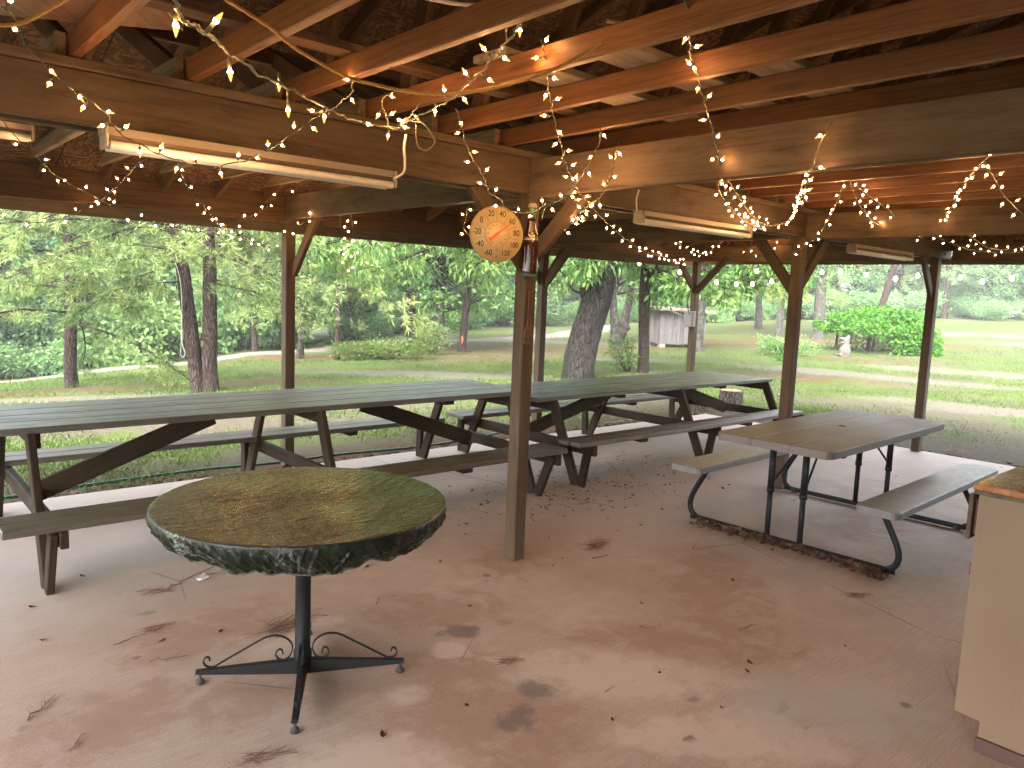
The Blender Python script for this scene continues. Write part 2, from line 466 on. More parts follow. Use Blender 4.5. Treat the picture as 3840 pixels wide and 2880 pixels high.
def cabm():
    t = NT('beige_painted_board'); v = t.obj()
    a = t.noise(t.map(v, (30, 30, 1.5)), 2, 4); b = t.noise(v, 2.2, 5); d = t.noise(v, 35, 3)
    c = t.ramp(b, [(.3, (.148, .097, .060)), (.7, (.173, .118, .073))])
    c = t.mix(t.mr(a, .55, .7, 0, .25), c, (.131, .086, .052))
    c = t.mix(t.mr(d, .72, .8, 0, .5), c, (.099, .063, .040))
    sc = t.noise(t.map(v, (3, 3, 22)), 3.0, 5, .7)
    c = t.mix(t.mr(sc, .62, .72, 0, .45), c, (.119, .084, .059))
    vd = t.vor(v, 7.0); c = t.mix(t.mr(vd, .035, .02), c, (.043, .025, .017))
    t.bsdf(c, t.mr(b, .3, .7, .35, .5), t.bump(a, .12, .003), spec=.4)
    return t.m
M['cab'] = cabm()
def ctop():
    t = NT('brown_laminate_top'); v = t.obj()
    n = t.noise(v, 26, 6, .8); b = t.noise(v, 6, 5, .7)
    c = t.ramp(n, [(.3, (.126, .047, .018)), (.55, (.252, .109, .046)), (.75, (.441, .246, .134))])
    t.bsdf(c, t.mr(b, .3, .7, .12, .35), t.bump(n, .08, .002), spec=.3)
    return t.m
M['ctop'] = ctop()
M['brownbase'] = plain('brown_base_board', (.061, .027, .019), .6)
M['redbrown'] = plain('reddish_brown_wood', (.085, .030, .018), .55)
M['fixture'] = plain('cream_enamel', (.237, .202, .176), .38, var=.06)
M['reflector'] = plain('shaded_reflector', (.157, .115, .084), .5, var=.2)  # tan tone holds the shade under the housing
M['glass_tube'] = plain('unlit_white_tube', (.628, .627, .623), .22, var=.03)
M['whitebox'] = plain('white_plastic_box', (.201, .189, .165), .5)
M['cable'] = plain('grey_white_cable', (.360, .329, .292), .5, var=.15)
M['whitecord'] = plain('white_cord', (.518, .476, .408), .5, var=.1)
M['wire_pale'] = plain('dusty_green_wire', (.122, .115, .075), .6, var=.25)
M['wire'] = plain('dark_green_wire', (.028, .034, .022), .5, var=.3)
M['rope'] = wood('yellow_rope', (.35, .17, .05), (.55, .30, .10), (.66, .42, .17), .8, knots=0, stain=.2)
M['paleropeg'] = plain('pale_grey_rope', (.248, .234, .194), .8)
M['hose'] = plain('green_hose', (.014, .088, .055), .4, var=.2)
M['dial'] = plain('yellowed_dial_face', (.438, .340, .184), .35, var=.08)
M['rim'] = plain('yellowed_dial_rim', (.346, .235, .093), .4, var=.12)
M['ink'] = plain('brown_black_print', (.03, .022, .014), .6)
M['red'] = plain('red_needle', (.55, .07, .03), .4)
M['bottle'] = plain('cola_brown_enamel', (.036, .011, .007), .15, var=.25, spec=.6)
M['bottlegreen'] = plain('green_glass_enamel', (.036, .140, .075), .2, spec=.6)
M['whiteprint'] = plain('white_print', (.75, .72, .68), .4)
M['stone'] = plain('pale_carved_stone', (.071, .062, .053), .85, var=.25, bump=.6, scale=14)
M['block'] = plain('concrete_block', (.180, .175, .165), .9, var=.2, bump=.5)
M['tin'] = plain('weathered_roof_sheet', (.30, .28, .27), .6, var=.25)
M['panel'] = wood('dark_panel', (.06, .03, .018), (.10, .052, .032), (.13, .07, .042), .5, knots=0)
M['chip'] = plain('chipboard_edge', (.55, .30, .12), .8, var=.45, bump=.6, scale=120)

def bulbm(name, col, strength):
    t = NT(name)
    e = t.n('ShaderNodeEmission'); e.inputs[0].default_value = (*col, 1); e.inputs[1].default_value = strength
    t.t.links.new(e.outputs[0], t.out.inputs[0])
    return t.m
M['bulb'] = bulbm('lit_mini_bulb', (1, .50, .18), 46)
M['bulbtip'] = bulbm('glowing_bulb_tip', (1, .45, .12), .16)
M['globe'] = bulbm('lit_globe_bulb', (1, .62, .32), 7)
# ------------------------------------------------------------------ ground and slab
AZ = [(-180, 0.0), (0, -.03), (18, -.03), (26, -.022), (37, .0), (46, .012), (55, .02), (66, .048), (74, .08), (83, .115), (100, .12), (180, .03)]
def terr(x, y):
    a = math.degrees(math.atan2(y, x)); r = math.hypot(x, y); L = .03
    for (a0, l0), (a1, l1) in zip(AZ, AZ[1:]):
        if a <= a1:
            t = (a - a0) / (a1 - a0); t = t * t * (3 - 2 * t); L = l0 + (l1 - l0) * t; break
    s = 10 if L > 0 else 24
    q = max(0, r - s); q = q * q / (q + 4)
    if q > 45: q = 45 + (q - 45) * .2
    return -.07 - L * q

PATCH = {
    'sand': [(9.0, 12.6, 2.6, .55, 135), (18.5, 8.2, 3.6, .9, 105), (22.5, 7.2, 2.6, .9, 105), (41, 13.5, 5, 1.8, 110), (37, 9, 3, 1.5, 110),
             (2.4, 12.3, 1.8, .5, 160), (20, 21.5, 5, 1.6, 120), (16, 13.0, 1.4, .5, 130), (14.5, 4.6, 1.8, .7, 105)],
    'straw': [(2.2, 14.1, 2.4, .9, 165), (5.2, 13.2, 2.0, .7, 150), (10.3, 20.0, 2.4, 1.6, 145), (15, 18.6, 4.0, 2.6, 130), (18, 17.9, 3.5, 1.7, 130), (12, 15.9, 2.6, .7, 140),
              (21.4, 17.0, 2.6, 1.8, 130), (23.8, 10.4, 2.0, .8, 115), (31, 14.9, 4.5, 2.5, 115), (16.2, 8.8, 2.4, .9, 115), (26, 17, 3, 2, 120), (36.5, 21.5, 2, 1.2, 120), (5.0, 6.55, 4.6, .28, 0)],
    'soil': [(3.5, 6.6, 6.5, .75, 0), (10.0, 4.0, .8, 5.5, 0), (13.0, 5.2, 2.3, .9, 110), (3.2, 8.7, 3.2, .55, 165), (11.8, 1.6, 2.6, 1.6, 90), (5.5, 9.3, 2.0, .6, 160), (9.6, 7.3, 1.6, 1.0, 130)],
}
def masks(x, y):
    out = []
    for key in ('sand', 'straw', 'soil'):
        m = 0.0
        for cx, cy, rx, ry, an in PATCH[key]:
            dx = x - cx; dy = y - cy; c = math.cos(R(an)); s = math.sin(R(an))
            u = (dx * c + dy * s) / rx; w = (-dx * s + dy * c) / ry
            m = max(m, 1.0 - .5 * (u * u + w * w))
        out.append(max(-.4, m))
    return out

def make_ground():
    rs = [1.0]
    while rs[-1] < 260: rs.append(rs[-1] * 1.022 + .01)
    an = []; a = -180.0
    while a < 180 - 1e-6:
        an.append(a); a += .8 if 5 < a < 95 else 4.0
    n = len(an); V = [(0, 0, -.12)]; F = []; mk = [(0, 0, 0)]
    for r in rs:
        for a in an:
            x = r * math.cos(R(a)); y = r * math.sin(R(a)); z = terr(x, y)
            if r > 9: z += .03 * math.sin(x * .9 + 1.3 * math.sin(y * .5)) * math.sin(y * .8 + 2)
            V.append((x, y, z)); mk.append(masks(x, y) if 4 < r < 70 and 0 < a < 100 else (0, 0, 0))
    for k in range(n): F.append((0, 1 + k, 1 + (k + 1) % n))
    for i in range(len(rs) - 1):
        for k in range(n):
            a = 1 + i * n + k; b = 1 + i * n + (k + 1) % n
            F.append((a, a + n, b + n, b))
    me = bpy.data.meshes.new('ground'); me.from_pydata(V, [], F)
    mk = np.array(mk, dtype=np.float32)
    for i, key in enumerate(('sand', 'straw', 'soil')):
        at = me.attributes.new(key, 'FLOAT', 'POINT'); at.data.foreach_set('value', np.ascontiguousarray(mk[:, i]))
    me.polygons.foreach_set('use_smooth', [True] * len(F))
    return tag(link('ground', me, M['ground']), kind='structure')
make_ground()

def make_road():
    ctr = smooth_path([(-8, 24, 0), (0, 23.2, 0), (5, 22.6, 0), (8.7, 22.9, 0), (12, 23.6, 0), (16, 23.4, 0), (20.5, 23.4, 0), (27, 26, 0), (36, 32, 0)], 14)
    V = []; F = []; w = 1.15; m = 7
    for i, p in enumerate(ctr):
        t = (ctr[min(i+1, len(ctr)-1)] - ctr[max(i-1, 0)]).normalized(); nn = Vector((-t.y, t.x, 0))
        ww = w * (1 + .14 * math.sin(i * .7) + .08 * math.sin(i * 1.9))
        for k in range(m):
            q = p + nn * ww * (k / (m - 1) * 2 - 1)
            V.append((q.x, q.y, terr(q.x, q.y) + .055 - .05 * abs(k / (m-1) * 2 - 1) ** 3))
    for i in range(len(ctr) - 1):
        for k in range(m - 1):
            a = i * m + k; F.append((a, a + 1, a + m + 1, a + m))
    me = bpy.data.meshes.new('road'); me.from_pydata(V, [], F); me.polygons.foreach_set('use_smooth', [True] * len(F))
    tag(link('road', me, M['road']), kind='structure')
make_road()

def make_slab():
    x0, x1, y0, y1 = -3.2, 9.14, -3.1, 6.16
    nx, ny = 309, 232
    xs = np.linspace(x0, x1, nx); ys = np.linspace(y0, y1, ny)
    X, Y = np.meshgrid(xs, ys)
    def bl(items):
        o = np.full(X.shape, -.5, dtype=np.float32)
        for cx, cy, rx, ry, an in items:
            c, s = math.cos(R(an)), math.sin(R(an)); dx = X - cx; dy = Y - cy
            u = (dx * c + dy * s) / rx; w = (-dx * s + dy * c) / ry
            o = np.maximum(o, 1 - .5 * (u * u + w * w))
        return o
    att = {
        'dark': bl([(2.13, 2.70, .13, .08, -20), (.89, 3.32, .035, .025, 0), (.86, 3.42, .02, .018, 0), (1.85, 1.98, .10, .09, 0), (2.07, 2.10, .10, .08, -40), (2.75, 1.40, .06, .03, 10), (2.70, 1.27, .07, .025, -30), (.80, 4.33, .06, .03, 10), (.98, 4.28, .04, .02, 0), (1.05, 3.75, .05, .03, 0), (2.52, 1.66, .05, .03, 0), (1.0, 4.05, .04, .02, 30), (2.28, 1.5, .04, .03, 0), (1.95, 3.42, .04, .02, 0)]),
        'red': bl([(2.2, 2.95, .45, .28, -30), (1.75, 2.05, .50, .38, -40), (1.95, 2.4, .40, .2, -40), (1.15, 2.75, .35, .25, 40), (3.6, 2.3, .8, .35, 40), (1.6, 1.6, .4, .3, -40), (.7, 2.9, .4, .25, 20), (3.2, 3.4, .7, .3, 30), (2.9, 2.0, .6, .2, -45), (1.2, 3.4, .5, .25, 20), (3.9, 2.5, .5, .2, 40), (5.5, 2.4, .4, .4, 0)]),
        'pale': bl([(1.99, 2.60, .09, .10, -30), (1.62, 2.38, .10, .08, 0), (2.4, 2.0, .5, .22, -45), (1.25, 2.0, .35, .25, -40), (2.4, 1.4, .45, .18, -40), (1.5, 3.05, .3, .15, 30)]),
        'grey': bl([(3.2, 6.0, 6.5, 1.0, 0), (8.2, 2.6, 1.6, 3.5, 0), (5.8, 3.7, 2.2, .9, 0), (.8, 4.8, 1.4, 1.0, 0), (2.9, 1.3, .4, .25, -45)]),
    }
    V = np.stack([X.ravel(), Y.ravel(), np.zeros(X.size)], 1)
    idx = np.arange(X.size).reshape(X.shape)
    F = np.stack([idx[:-1, :-1].ravel(), idx[:-1, 1:].ravel(), idx[1:, 1:].ravel(), idx[1:, :-1].ravel()], 1).tolist()
    VL = V.tolist(); ring = list(idx[0, :]) + list(idx[1:, -1]) + list(idx[-1, -2::-1]) + list(idx[-2:0:-1, 0])
    base = len(VL); rng = random.Random(3)
    for i in ring: VL.append((VL[i][0] , VL[i][1], -.16))
    m = len(ring)
    for k in range(m): F.append((int(ring[k]), base + k, base + (k + 1) % m, int(ring[(k + 1) % m])))
    me = bpy.data.meshes.new('concrete_floor'); me.from_pydata(VL, [], F)
    for key, a in att.items():
        at = me.attributes.new(key, 'FLOAT', 'POINT')
        at.data.foreach_set('value', np.concatenate([a.ravel(), np.full(m, -.5)]).astype(np.float32))
    tag(link('concrete_floor', me, M['concrete']), kind='structure')
make_slab()

# ------------------------------------------------------------------ the pavilion
PX = [3.013, 6.105, 9.06]; YA, YB = 3.313, 6.42; YC = .21; YD = -2.9
# the closed kitchen side behind and to the right of the viewer
pav = thing('picnic_pavilion', 'open timber picnic pavilion on posts with exposed trusses over the concrete floor', 'pavilion', (6.1, 3.3, 0))
PINV = Matrix.Translation((-6.1, -3.3, 0))
def pp(name, mb, mat):
    me = mb.mesh(name); me.transform(PINV)
    return link(name, me, mat, pav)
def one(name, mat, p0, p1, w, h, up=(0, 0, 1), e=.004):
    b = MB(); b.board(p0, p1, w, h, up, e); return pp(name, b, mat)

for x in PX:                                     # posts, 4x4 timber
    for y, z0 in ((YA, -.02), (YB, -.12)):
        one('post', M['post'], (x, y, z0), (x, y, 2.33), .09, .09, (0, 1, 0), .006)
for x in (-.08, 3.013, 6.105, 9.06): one('post', M['post'], (x, YD, -.02), (x, YD, 2.33), .09, .09, (0, 1, 0), .006)
for x in (-3.0, 9.06, 6.105): one('post', M['post'], (x, YC, -.02), (x, YC, 2.33), .09, .09, (0, 1, 0), .006)
for y in (YA, YB): one('post', M['post'], (-3.0, y, -.12), (-3.0, y, 2.33), .09, .09, (0, 1, 0), .006)

# main beams along the pavilion: a board on each side of the posts and a plate on top
for y, zt in ((YA, 2.335), (YC, 2.335)):
    one('beam', M['beam'], (-3.1, y - .066, (2.145 + zt) / 2), (9.24, y - .066, (2.145 + zt) / 2), .038, zt - 2.145)
    one('beam', M['beam'], (-3.1, y + .066, (2.145 + zt) / 2), (9.21, y + .066, (2.145 + zt) / 2), .038, zt - 2.145)
    one('top_plate', M['beam'], (-3.1, y - .035, 2.3555), (9.24, y - .035, 2.3555), .12, .038)
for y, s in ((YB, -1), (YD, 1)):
    one('beam', M['rafter'], (-3.1, y + s * .066, 2.2275), (9.2, y + s * .066, 2.2275), .038, .235)  # darker rafter wood: shade on the inner face put into the colour
    one('top_plate', M['beam'], (-3.1, y + s * .03, 2.3665), (9.2, y + s * .03, 2.3665), .12, .038)
# cross beams
for x in PX[:2]:
    one('cross_beam', M['beam'], (x - .066, YA - .088, 2.227), (x - .066, YC + .088, 2.227), .038, .205)
    one('cross_beam', M['beam'], (x - .066, YA + .088, 2.232), (x - .066, YB - .09, 2.232), .038, .20)
one('cross_beam', M['beam'], (9.06 + .066, YA - .14, 2.217), (9.06 + .066, YD, 2.217), .038, .205)
one('cross_beam', M['beam'], (9.06 + .066, YA + .14, 2.217), (9.06 + .066, YB - .09, 2.217), .038, .205)

for x in PX:
    for y, f in ((YA, -.0852), (YB, -.0852)):
        for dz in (2.19, 2.28):
            b = MB(); b.lathe([(.011, 0), (.011, .005), (.007, .008)], 10, (x + (.012 if dz < 2.2 else -.012), y + f, dz), (0, -1, 0)); pp('bolt', b, M['bolt'])
# knee braces
def brace(p0, p1):
    d = (Vector(p1) - Vector(p0)).normalized()
    one('brace', M['post'], Vector(p0) - d * .03, Vector(p1) + d * .03, .038, .089, (0, 0, 1) if abs(d.z) < .99 else (1, 0, 0))
brace((2.985, YA - .0, 1.76), (2.62, YA - .0, 2.15)); brace((3.02, YA - .045, 1.80), (3.02, YA - .43, 2.14))
brace((3.045, YB - .05, 1.70), (3.045, YB - .46, 2.16))
brace((6.105, YA + .04, 1.72), (6.105, YA + .40, 2.16)); brace((6.14, YA, 1.72), (6.54, YA, 2.15))
brace((6.12, YB - .045, 1.72), (6.12, YB - .45, 2.15)); brace((6.14, YB, 1.74), (6.45, YB, 2.12)); brace((6.07, YB, 1.74), (5.75, YB, 2.12))
brace((9.04, YB - .045, 1.72), (9.04, YB - .46, 2.14)); brace((9.03, YB, 1.72), (8.62, YB, 2.13))
brace((9.02, YA, 1.74), (8.70, YA, 2.15))

# trusses: bottom chords, rafters, webs
SL = .36; RIDGE = 1.77
def zr(y): return 2.215 + (6.75 - y) * SL if y >= RIDGE else 2.215 + (y + 3.21) * SL
tx = [.70 + .414 * k for k in range(-8, 22)]
for i, x in enumerate(tx):
    jm = M['joist']
    one('joist', jm, (x, YA + .02, 2.4235), (x, -3.15, 2.4235), .038, .089)
    one('joist', M['sidejoist'], (x - .041, YA - .04, 2.4235), (x - .041, 6.33, 2.4235), .038, .089)
    one('rafter', M['rafter'], (x, 6.66, zr(6.66) - .065), (x, RIDGE + .02, zr(RIDGE) - .065), .038, .089)
    if x > -1 and x < 8:
        one('web', M['rafter'], (x + .04, 3.42, 2.42), (x + .04, 4.55, zr(4.55) - .07), .038, .089)
        one('web', M['rafter'], (x + .04, 3.05, 2.42), (x + .04, 2.55, zr(2.55) - .07), .038, .089)
        one('web', M['rafter'], (x + .08, 5.65, 2.44), (x + .08, 5.2, zr(5.2) - .07), .038, .089)
# lateral bracing boards nailed across the webs
one('lateral_brace', M['rafter'], (-3, 4.42, zr(4.42) - .17), (9.3, 4.42, zr(4.42) - .17), .089, .038, (0, 1, 0))
one('lateral_brace', M['rafter'], (-3, 2.75, 2.495), (9.3, 2.75, 2.495), .089, .038)

# roof deck, fascia, gables
rb = MB()
nrm = Vector((0, SL, 1)).normalized()
rb.board((3.15, 6.80, zr(6.80) - .008), (3.15, RIDGE, zr(RIDGE) - .008), 13.0, .014, (0, 0, 1), .002)
rb.board((3.15, -3.26, zr(-3.26) - .008), (3.15, RIDGE, zr(RIDGE) - .008), 13.0, .014, (0, 0, 1), .002)
pp('roof', rb, M['osb'])
one('fascia', M['eave'], (-3.3, 6.70, 2.115), (9.6, 6.70, 2.115), .025, .14)
one('fascia', M['eave'], (-3.3, -3.2, 2.115), (9.6, -3.2, 2.115), .025, .14)
one('soffit_board', M['eave'], (-3.3, 6.565, 2.175), (9.2, 6.565, 2.175), .22, .02)
for gx in (9.215, -3.17):
    g = MB()
    pts = [(6.6, 2.33), (6.6, zr(6.6) - .03), (RIDGE, zr(RIDGE) - .03), (-3.1, zr(-3.1) - .03), (-3.1, 2.33)]
    vs = [(gx, y, z) for y, z in pts] + [(gx + .014, y, z) for y, z in pts]; n = len(pts)
    g.add(vs, [tuple(range(n)), tuple(range(n, 2 * n))[::-1]] + [(k, k + n, (k + 1) % n + n, (k + 1) % n) for k in range(n)])
    pp('gable_wall', g, M['osb'])
wb = MB(); wb.board((-.6, -3.02, 1.05), (9.1, -3.02, 1.05), .02, 2.1, (0, 0, 1)); pp('back_wall', wb, M['plank'])
one('barge_board', M['eave'], (9.58, 6.78, 2.15), (9.58, -3.2, 2.15), .022, .09)
# ------------------------------------------------------------------ long picnic tables
def picnic(label, x0, x1, ztop, frames, bx0, bx1, nb, fb, top_y, lean, braces, cleats):
    t = thing('picnic_table', label, 'picnic table', ((x0 + x1) / 2, 5.1, 0), 0, 'long wooden picnic tables')
    inv = Matrix.Translation((-(x0 + x1) / 2, -5.1, 0))
    def P(name, mb, mat):
        me = mb.mesh(name); me.transform(inv); return link(name, me, mat, t)
    zb = .40
    b = MB(); ny = 4; w = (top_y[1] - top_y[0]) / ny
    for k in range(ny):
        y = top_y[0] + w * (k + .5); d0 = random.uniform(-.012, .012); d1 = random.uniform(-.012, .012)
        b.board((x0 + d0, y, ztop - .019), (x1 + d1, y, ztop - .019), w - .005, .038, e=.005)
    P('tabletop', b, M['greytop'])
    for ys in (nb, fb):
        b = MB(); w = (ys[1] - ys[0]) / 2
        for k in range(2):
            y = ys[0] + w * (k + .5)
            b.board((bx0 + random.uniform(-.01, .01), y, zb - .019), (bx1 + random.uniform(-.01, .01), y, zb - .019), w - .005, .038, e=.005)
        P('bench', b, M['bench'])
    for f in frames:
        for s, (fy, ty, by) in (('n', (4.345, 4.66, nb)), ('f', (5.875, 5.56, fb))):
            b = MB(); b.board((f, fy, .002), (f, ty, ztop - .04), .038, .089, (0, 1, 0)); P('leg', b, M['darkleg'])
            b = MB(); ye = by[0] + .05 if s == 'n' else by[1] - .05
            fo = fy - .06 if s == 'n' else fy + .06
            b.board((f - .001, fo, .002), (f - .001, ye, zb - .05), .036, .075, (0, 1, 0)); P('strut', b, M['darkleg'])
        b = MB(); b.board((f + .039, nb[0] - .0, zb - .083), (f + .039, fb[1] + .0, zb - .083), .038, .089); P('crossbar', b, M['darkleg'])
        b = MB(); b.board((f + .039, top_y[0] + .05, ztop - .083), (f + .039, top_y[1] - .05, ztop - .083), .038, .089); P('cleat', b, M['darkleg'])
    for xa, xb in braces:
        b = MB(); b.board((xa, 5.1, zb - .075), (xb, 5.1, ztop - .085), .038, .12, (0, 0, 1)); P('brace', b, M['darkleg'])
    for xc in cleats:
        b = MB(); b.board((xc, top_y[0] + .06, ztop - .058), (xc, top_y[1] - .06, ztop - .058), .089, .038); P('cleat', b, M['darkleg'])
        for ys in (nb, fb):
            b = MB(); b.board((xc - .28, ys[0] + .02, zb - .057), (xc - .28, ys[1] - .02, zb - .057), .089, .036); P('cleat', b, M['darkleg'])
    return t
picnic('long dark grey wooden picnic table behind the round table, taller of the two', .50, 4.34, .783, (.74, 2.42, 4.12), .52, 4.24,
       (4.09, 4.37), (5.68, 5.98), (4.66, 5.54), 0, ((.84, 1.86), (4.06, 3.0)), (3.55,))
picnic('long grey green wooden picnic table beyond the centre post, lower of the two', 4.42, 8.2, .712, (4.62, 6.42, 8.05), 4.46, 8.09,
       (4.17, 4.42), (5.70, 6.0), (4.65, 5.55), 0, ((4.72, 5.85), (7.95, 6.9)), (5.6, 7.3))

# ------------------------------------------------------------------ moulded folding picnic table
def rslab(b, x0, x1, y0, y1, z0, z1, rad, corners, e=.008):
    """slab with rounded plan corners (corners: which of x0y0,x1y0,x1y1,x0y1) and eased edges"""
    pts = []
    for i, (cx, cy, a0) in enumerate(((x0, y0, 180), (x1, y0, 270), (x1, y1, 0), (x0, y1, 90))):
        if corners[i]:
            ox = cx + (rad if i in (0, 3) else -rad); oy = cy + (rad if i in (0, 1) else -rad)
            for k in range(7):
                a = R(a0 + 15 * k); pts.append((ox + rad * math.cos(a), oy + rad * math.sin(a)))
        else: pts.append((cx, cy))
    mx = (x0 + x1) / 2; my = (y0 + y1) / 2
    def ins(q, d):
        return (q[0] - math.copysign(min(d, abs(q[0] - mx)), q[0] - mx), q[1] - math.copysign(min(d, abs(q[1] - my)), q[1] - my))
    lv = [(z0, 0), (z1 - e, 0), (z1 - e * .3, e * .3), (z1, e)]
    n = len(pts); vs = []; fs = []
    for z, d in lv: vs += [(*ins(q, d), z) for q in pts]
    for i in range(len(lv) - 1):
        for k in range(n): fs.append((i * n + k, i * n + (k + 1) % n, (i + 1) * n + (k + 1) % n, (i + 1) * n + k))
    fs.append(tuple(range(n))[::-1]); fs.append(tuple((len(lv) - 1) * n + k for k in range(n)))
    b.add(vs, fs)
ft = thing('folding_picnic_table', 'taupe moulded plastic picnic table with attached benches and black steel frame', 'picnic table', (5.38, 2.50, 0), R(2.0))
b = MB(); zt = .73
rslab(b, -1.01, 1.02, -.395, -.135, zt - .052, zt, .07, (1, 1, 0, 0))
rslab(b, -1.01, 1.02, -.132, .128, zt - .052, zt, .07, (0, 0, 0, 0))
rslab(b, -1.01, 1.02, .131, .395, zt - .052, zt, .07, (0, 0, 1, 1))
top = b.build('tabletop', M['plastic'], ft)
b = MB(); b.lathe([(.028, 0), (.028, .0015), (.021, .002), (.021, .0005)], 20, (.05, 0, zt + .0005)); b.build('umbrella_plug', M['black'], top)
for s in (1, -1):
    b = MB(); rslab(b, -.95, 1.03, s * .655 - .125, s * .655 + .125, .395, .44, .05, (1, 1, 1, 1)); b.build('bench', M['seatplastic'], ft)
for fx in (-.72, .70):
    half = [(.60, .395), (.665, .28), (.715, .18), (.728, .115), (.712, .062), (.67, .032), (.60, .024)]
    path = [(fx, y, z) for y, z in half] + [(fx, -y, z) for y, z in half[::-1]]
    b = MB(); b.tube(smooth_path(path, 5), .0195, 10); fr = b.build('frame', M['tubeblack'], ft)
    for s in (1, -1):
        b = MB(); b.lathe([(.026, 0), (.026, .03), (.02, .034)], 12, (fx, s * .63, .001)); b.build('foot_cap', M['glide'], fr)
    for s in (1, -1):
        b = MB(); b.tube([(fx, s * .115, .03), (fx, s * .115, .36)], .0185, 10); b.tube([(fx, s * .115, .34), (fx, s * .115, zt - .06)], .0225, 10)
        b.tube([(fx, s * .115, .335), (fx, s * .115, .365)], .0255, 10)
        b.build('leg', M['tubeblack'], ft)
        b = MB(); i = -1 if fx > 0 else 1
        b.tube([(fx + i * .02, s * .115, .40), (fx + i * .34, s * .06, zt - .06)], .008, 8); b.build('strut', M['tubeblack'], ft)
    b = MB(); b.board((fx, -.36, zt - .066), (fx, .36, zt - .066), .05, .024); b.build('support_bar', M['tubeblack'], ft)

# ------------------------------------------------------------------ round table with scrolled pedestal and its cover
rt = thing('round_table', 'round table on a black metal pedestal with scrolled feet', 'table', (1.36, 2.75, 0), R(60))
b = MB(); b.lathe([(.54, .715), (.555, .72), (.555, .738), (.54, .742)], 64); b.build('tabletop', M['darkleg'], rt)
b = MB(); b.lathe([(.036, .03), (.036, .12), (.0305, .125), (.0305, .70), (.10, .705), (.10, .714)], 24); b.build('pedestal', M['black'], rt)
def scr(x, y): return ((x - 1050) / 860 * .40, .078 + (890 - y) / 225 * .108)
raw = [(1215, 835), (1222, 800), (1250, 790), (1275, 825), (1258, 868), (1215, 885), (1165, 862), (1136, 800), (1140, 750), (1170, 708), (1225, 676), (1300, 666), (1370, 682), (1450, 725), (1600, 808), (1720, 876), (1785, 912), (1840, 908), (1868, 872), (1855, 832), (1825, 830), (1817, 858)]
for k in range(4):
    m = Matrix.Rotation(R(90 * k), 4, 'Z')
    b = MB()
    n = 8; vs = []; fs = []
    for i in range(n + 1):
        u = i / n; r = .025 + u * .385; zt_ = .082 - .026 * u; zb = .026 + .016 * u; w = .019 - .007 * u
        vs += [(r, -w, zb), (r, w, zb), (r, w * .8, zt_), (r, -w * .8, zt_)]
    for i in range(n):
        for q in range(4): fs.append((i*4+q, i*4+(q+1) % 4, i*4+4+(q+1) % 4, i*4+4+q))
    fs += [(0, 1, 2, 3)[::-1], (n*4, n*4+1, n*4+2, n*4+3)]
    b.add(vs, fs); me = b.mesh('foot'); me.transform(m); ft_ = link('foot', me, M['black'], rt)
    b = MB(); b.lathe([(.006, .045), (.006, .018), (.015, .015), (.018, .004), (.016, .0)], 14, (.395, 0, .0005)); me = b.mesh('glide'); me.transform(m); link('glide', me, M['glide'], ft_)
    pts = smooth_path([(r, 0, z) for r, z in (scr(*q) for q in raw)], 4)
    vs = []; fs = []
    for i, p in enumerate(pts):
        t = (pts[min(i+1, len(pts)-1)] - pts[max(i-1, 0)]).normalized(); nn = Vector((-t.z, 0, t.x)) * .0022
        for sy, sn in ((-.006, -1), (.006, -1), (.006, 1), (-.006, 1)): vs.append(p + nn * sn + Vector((0, sy, 0)))
    for i in range(len(pts) - 1):
        for q in range(4): fs.append((i*4+q, i*4+(q+1) % 4, i*4+4+(q+1) % 4, i*4+4+q))
    L = len(pts) - 1; fs += [(3, 2, 1, 0), (L*4, L*4+1, L*4+2, L*4+3)]
    b = MB(); b.add(vs, fs); me = b.mesh('scroll'); me.transform(m); link('scroll', me, M['black'], rt)

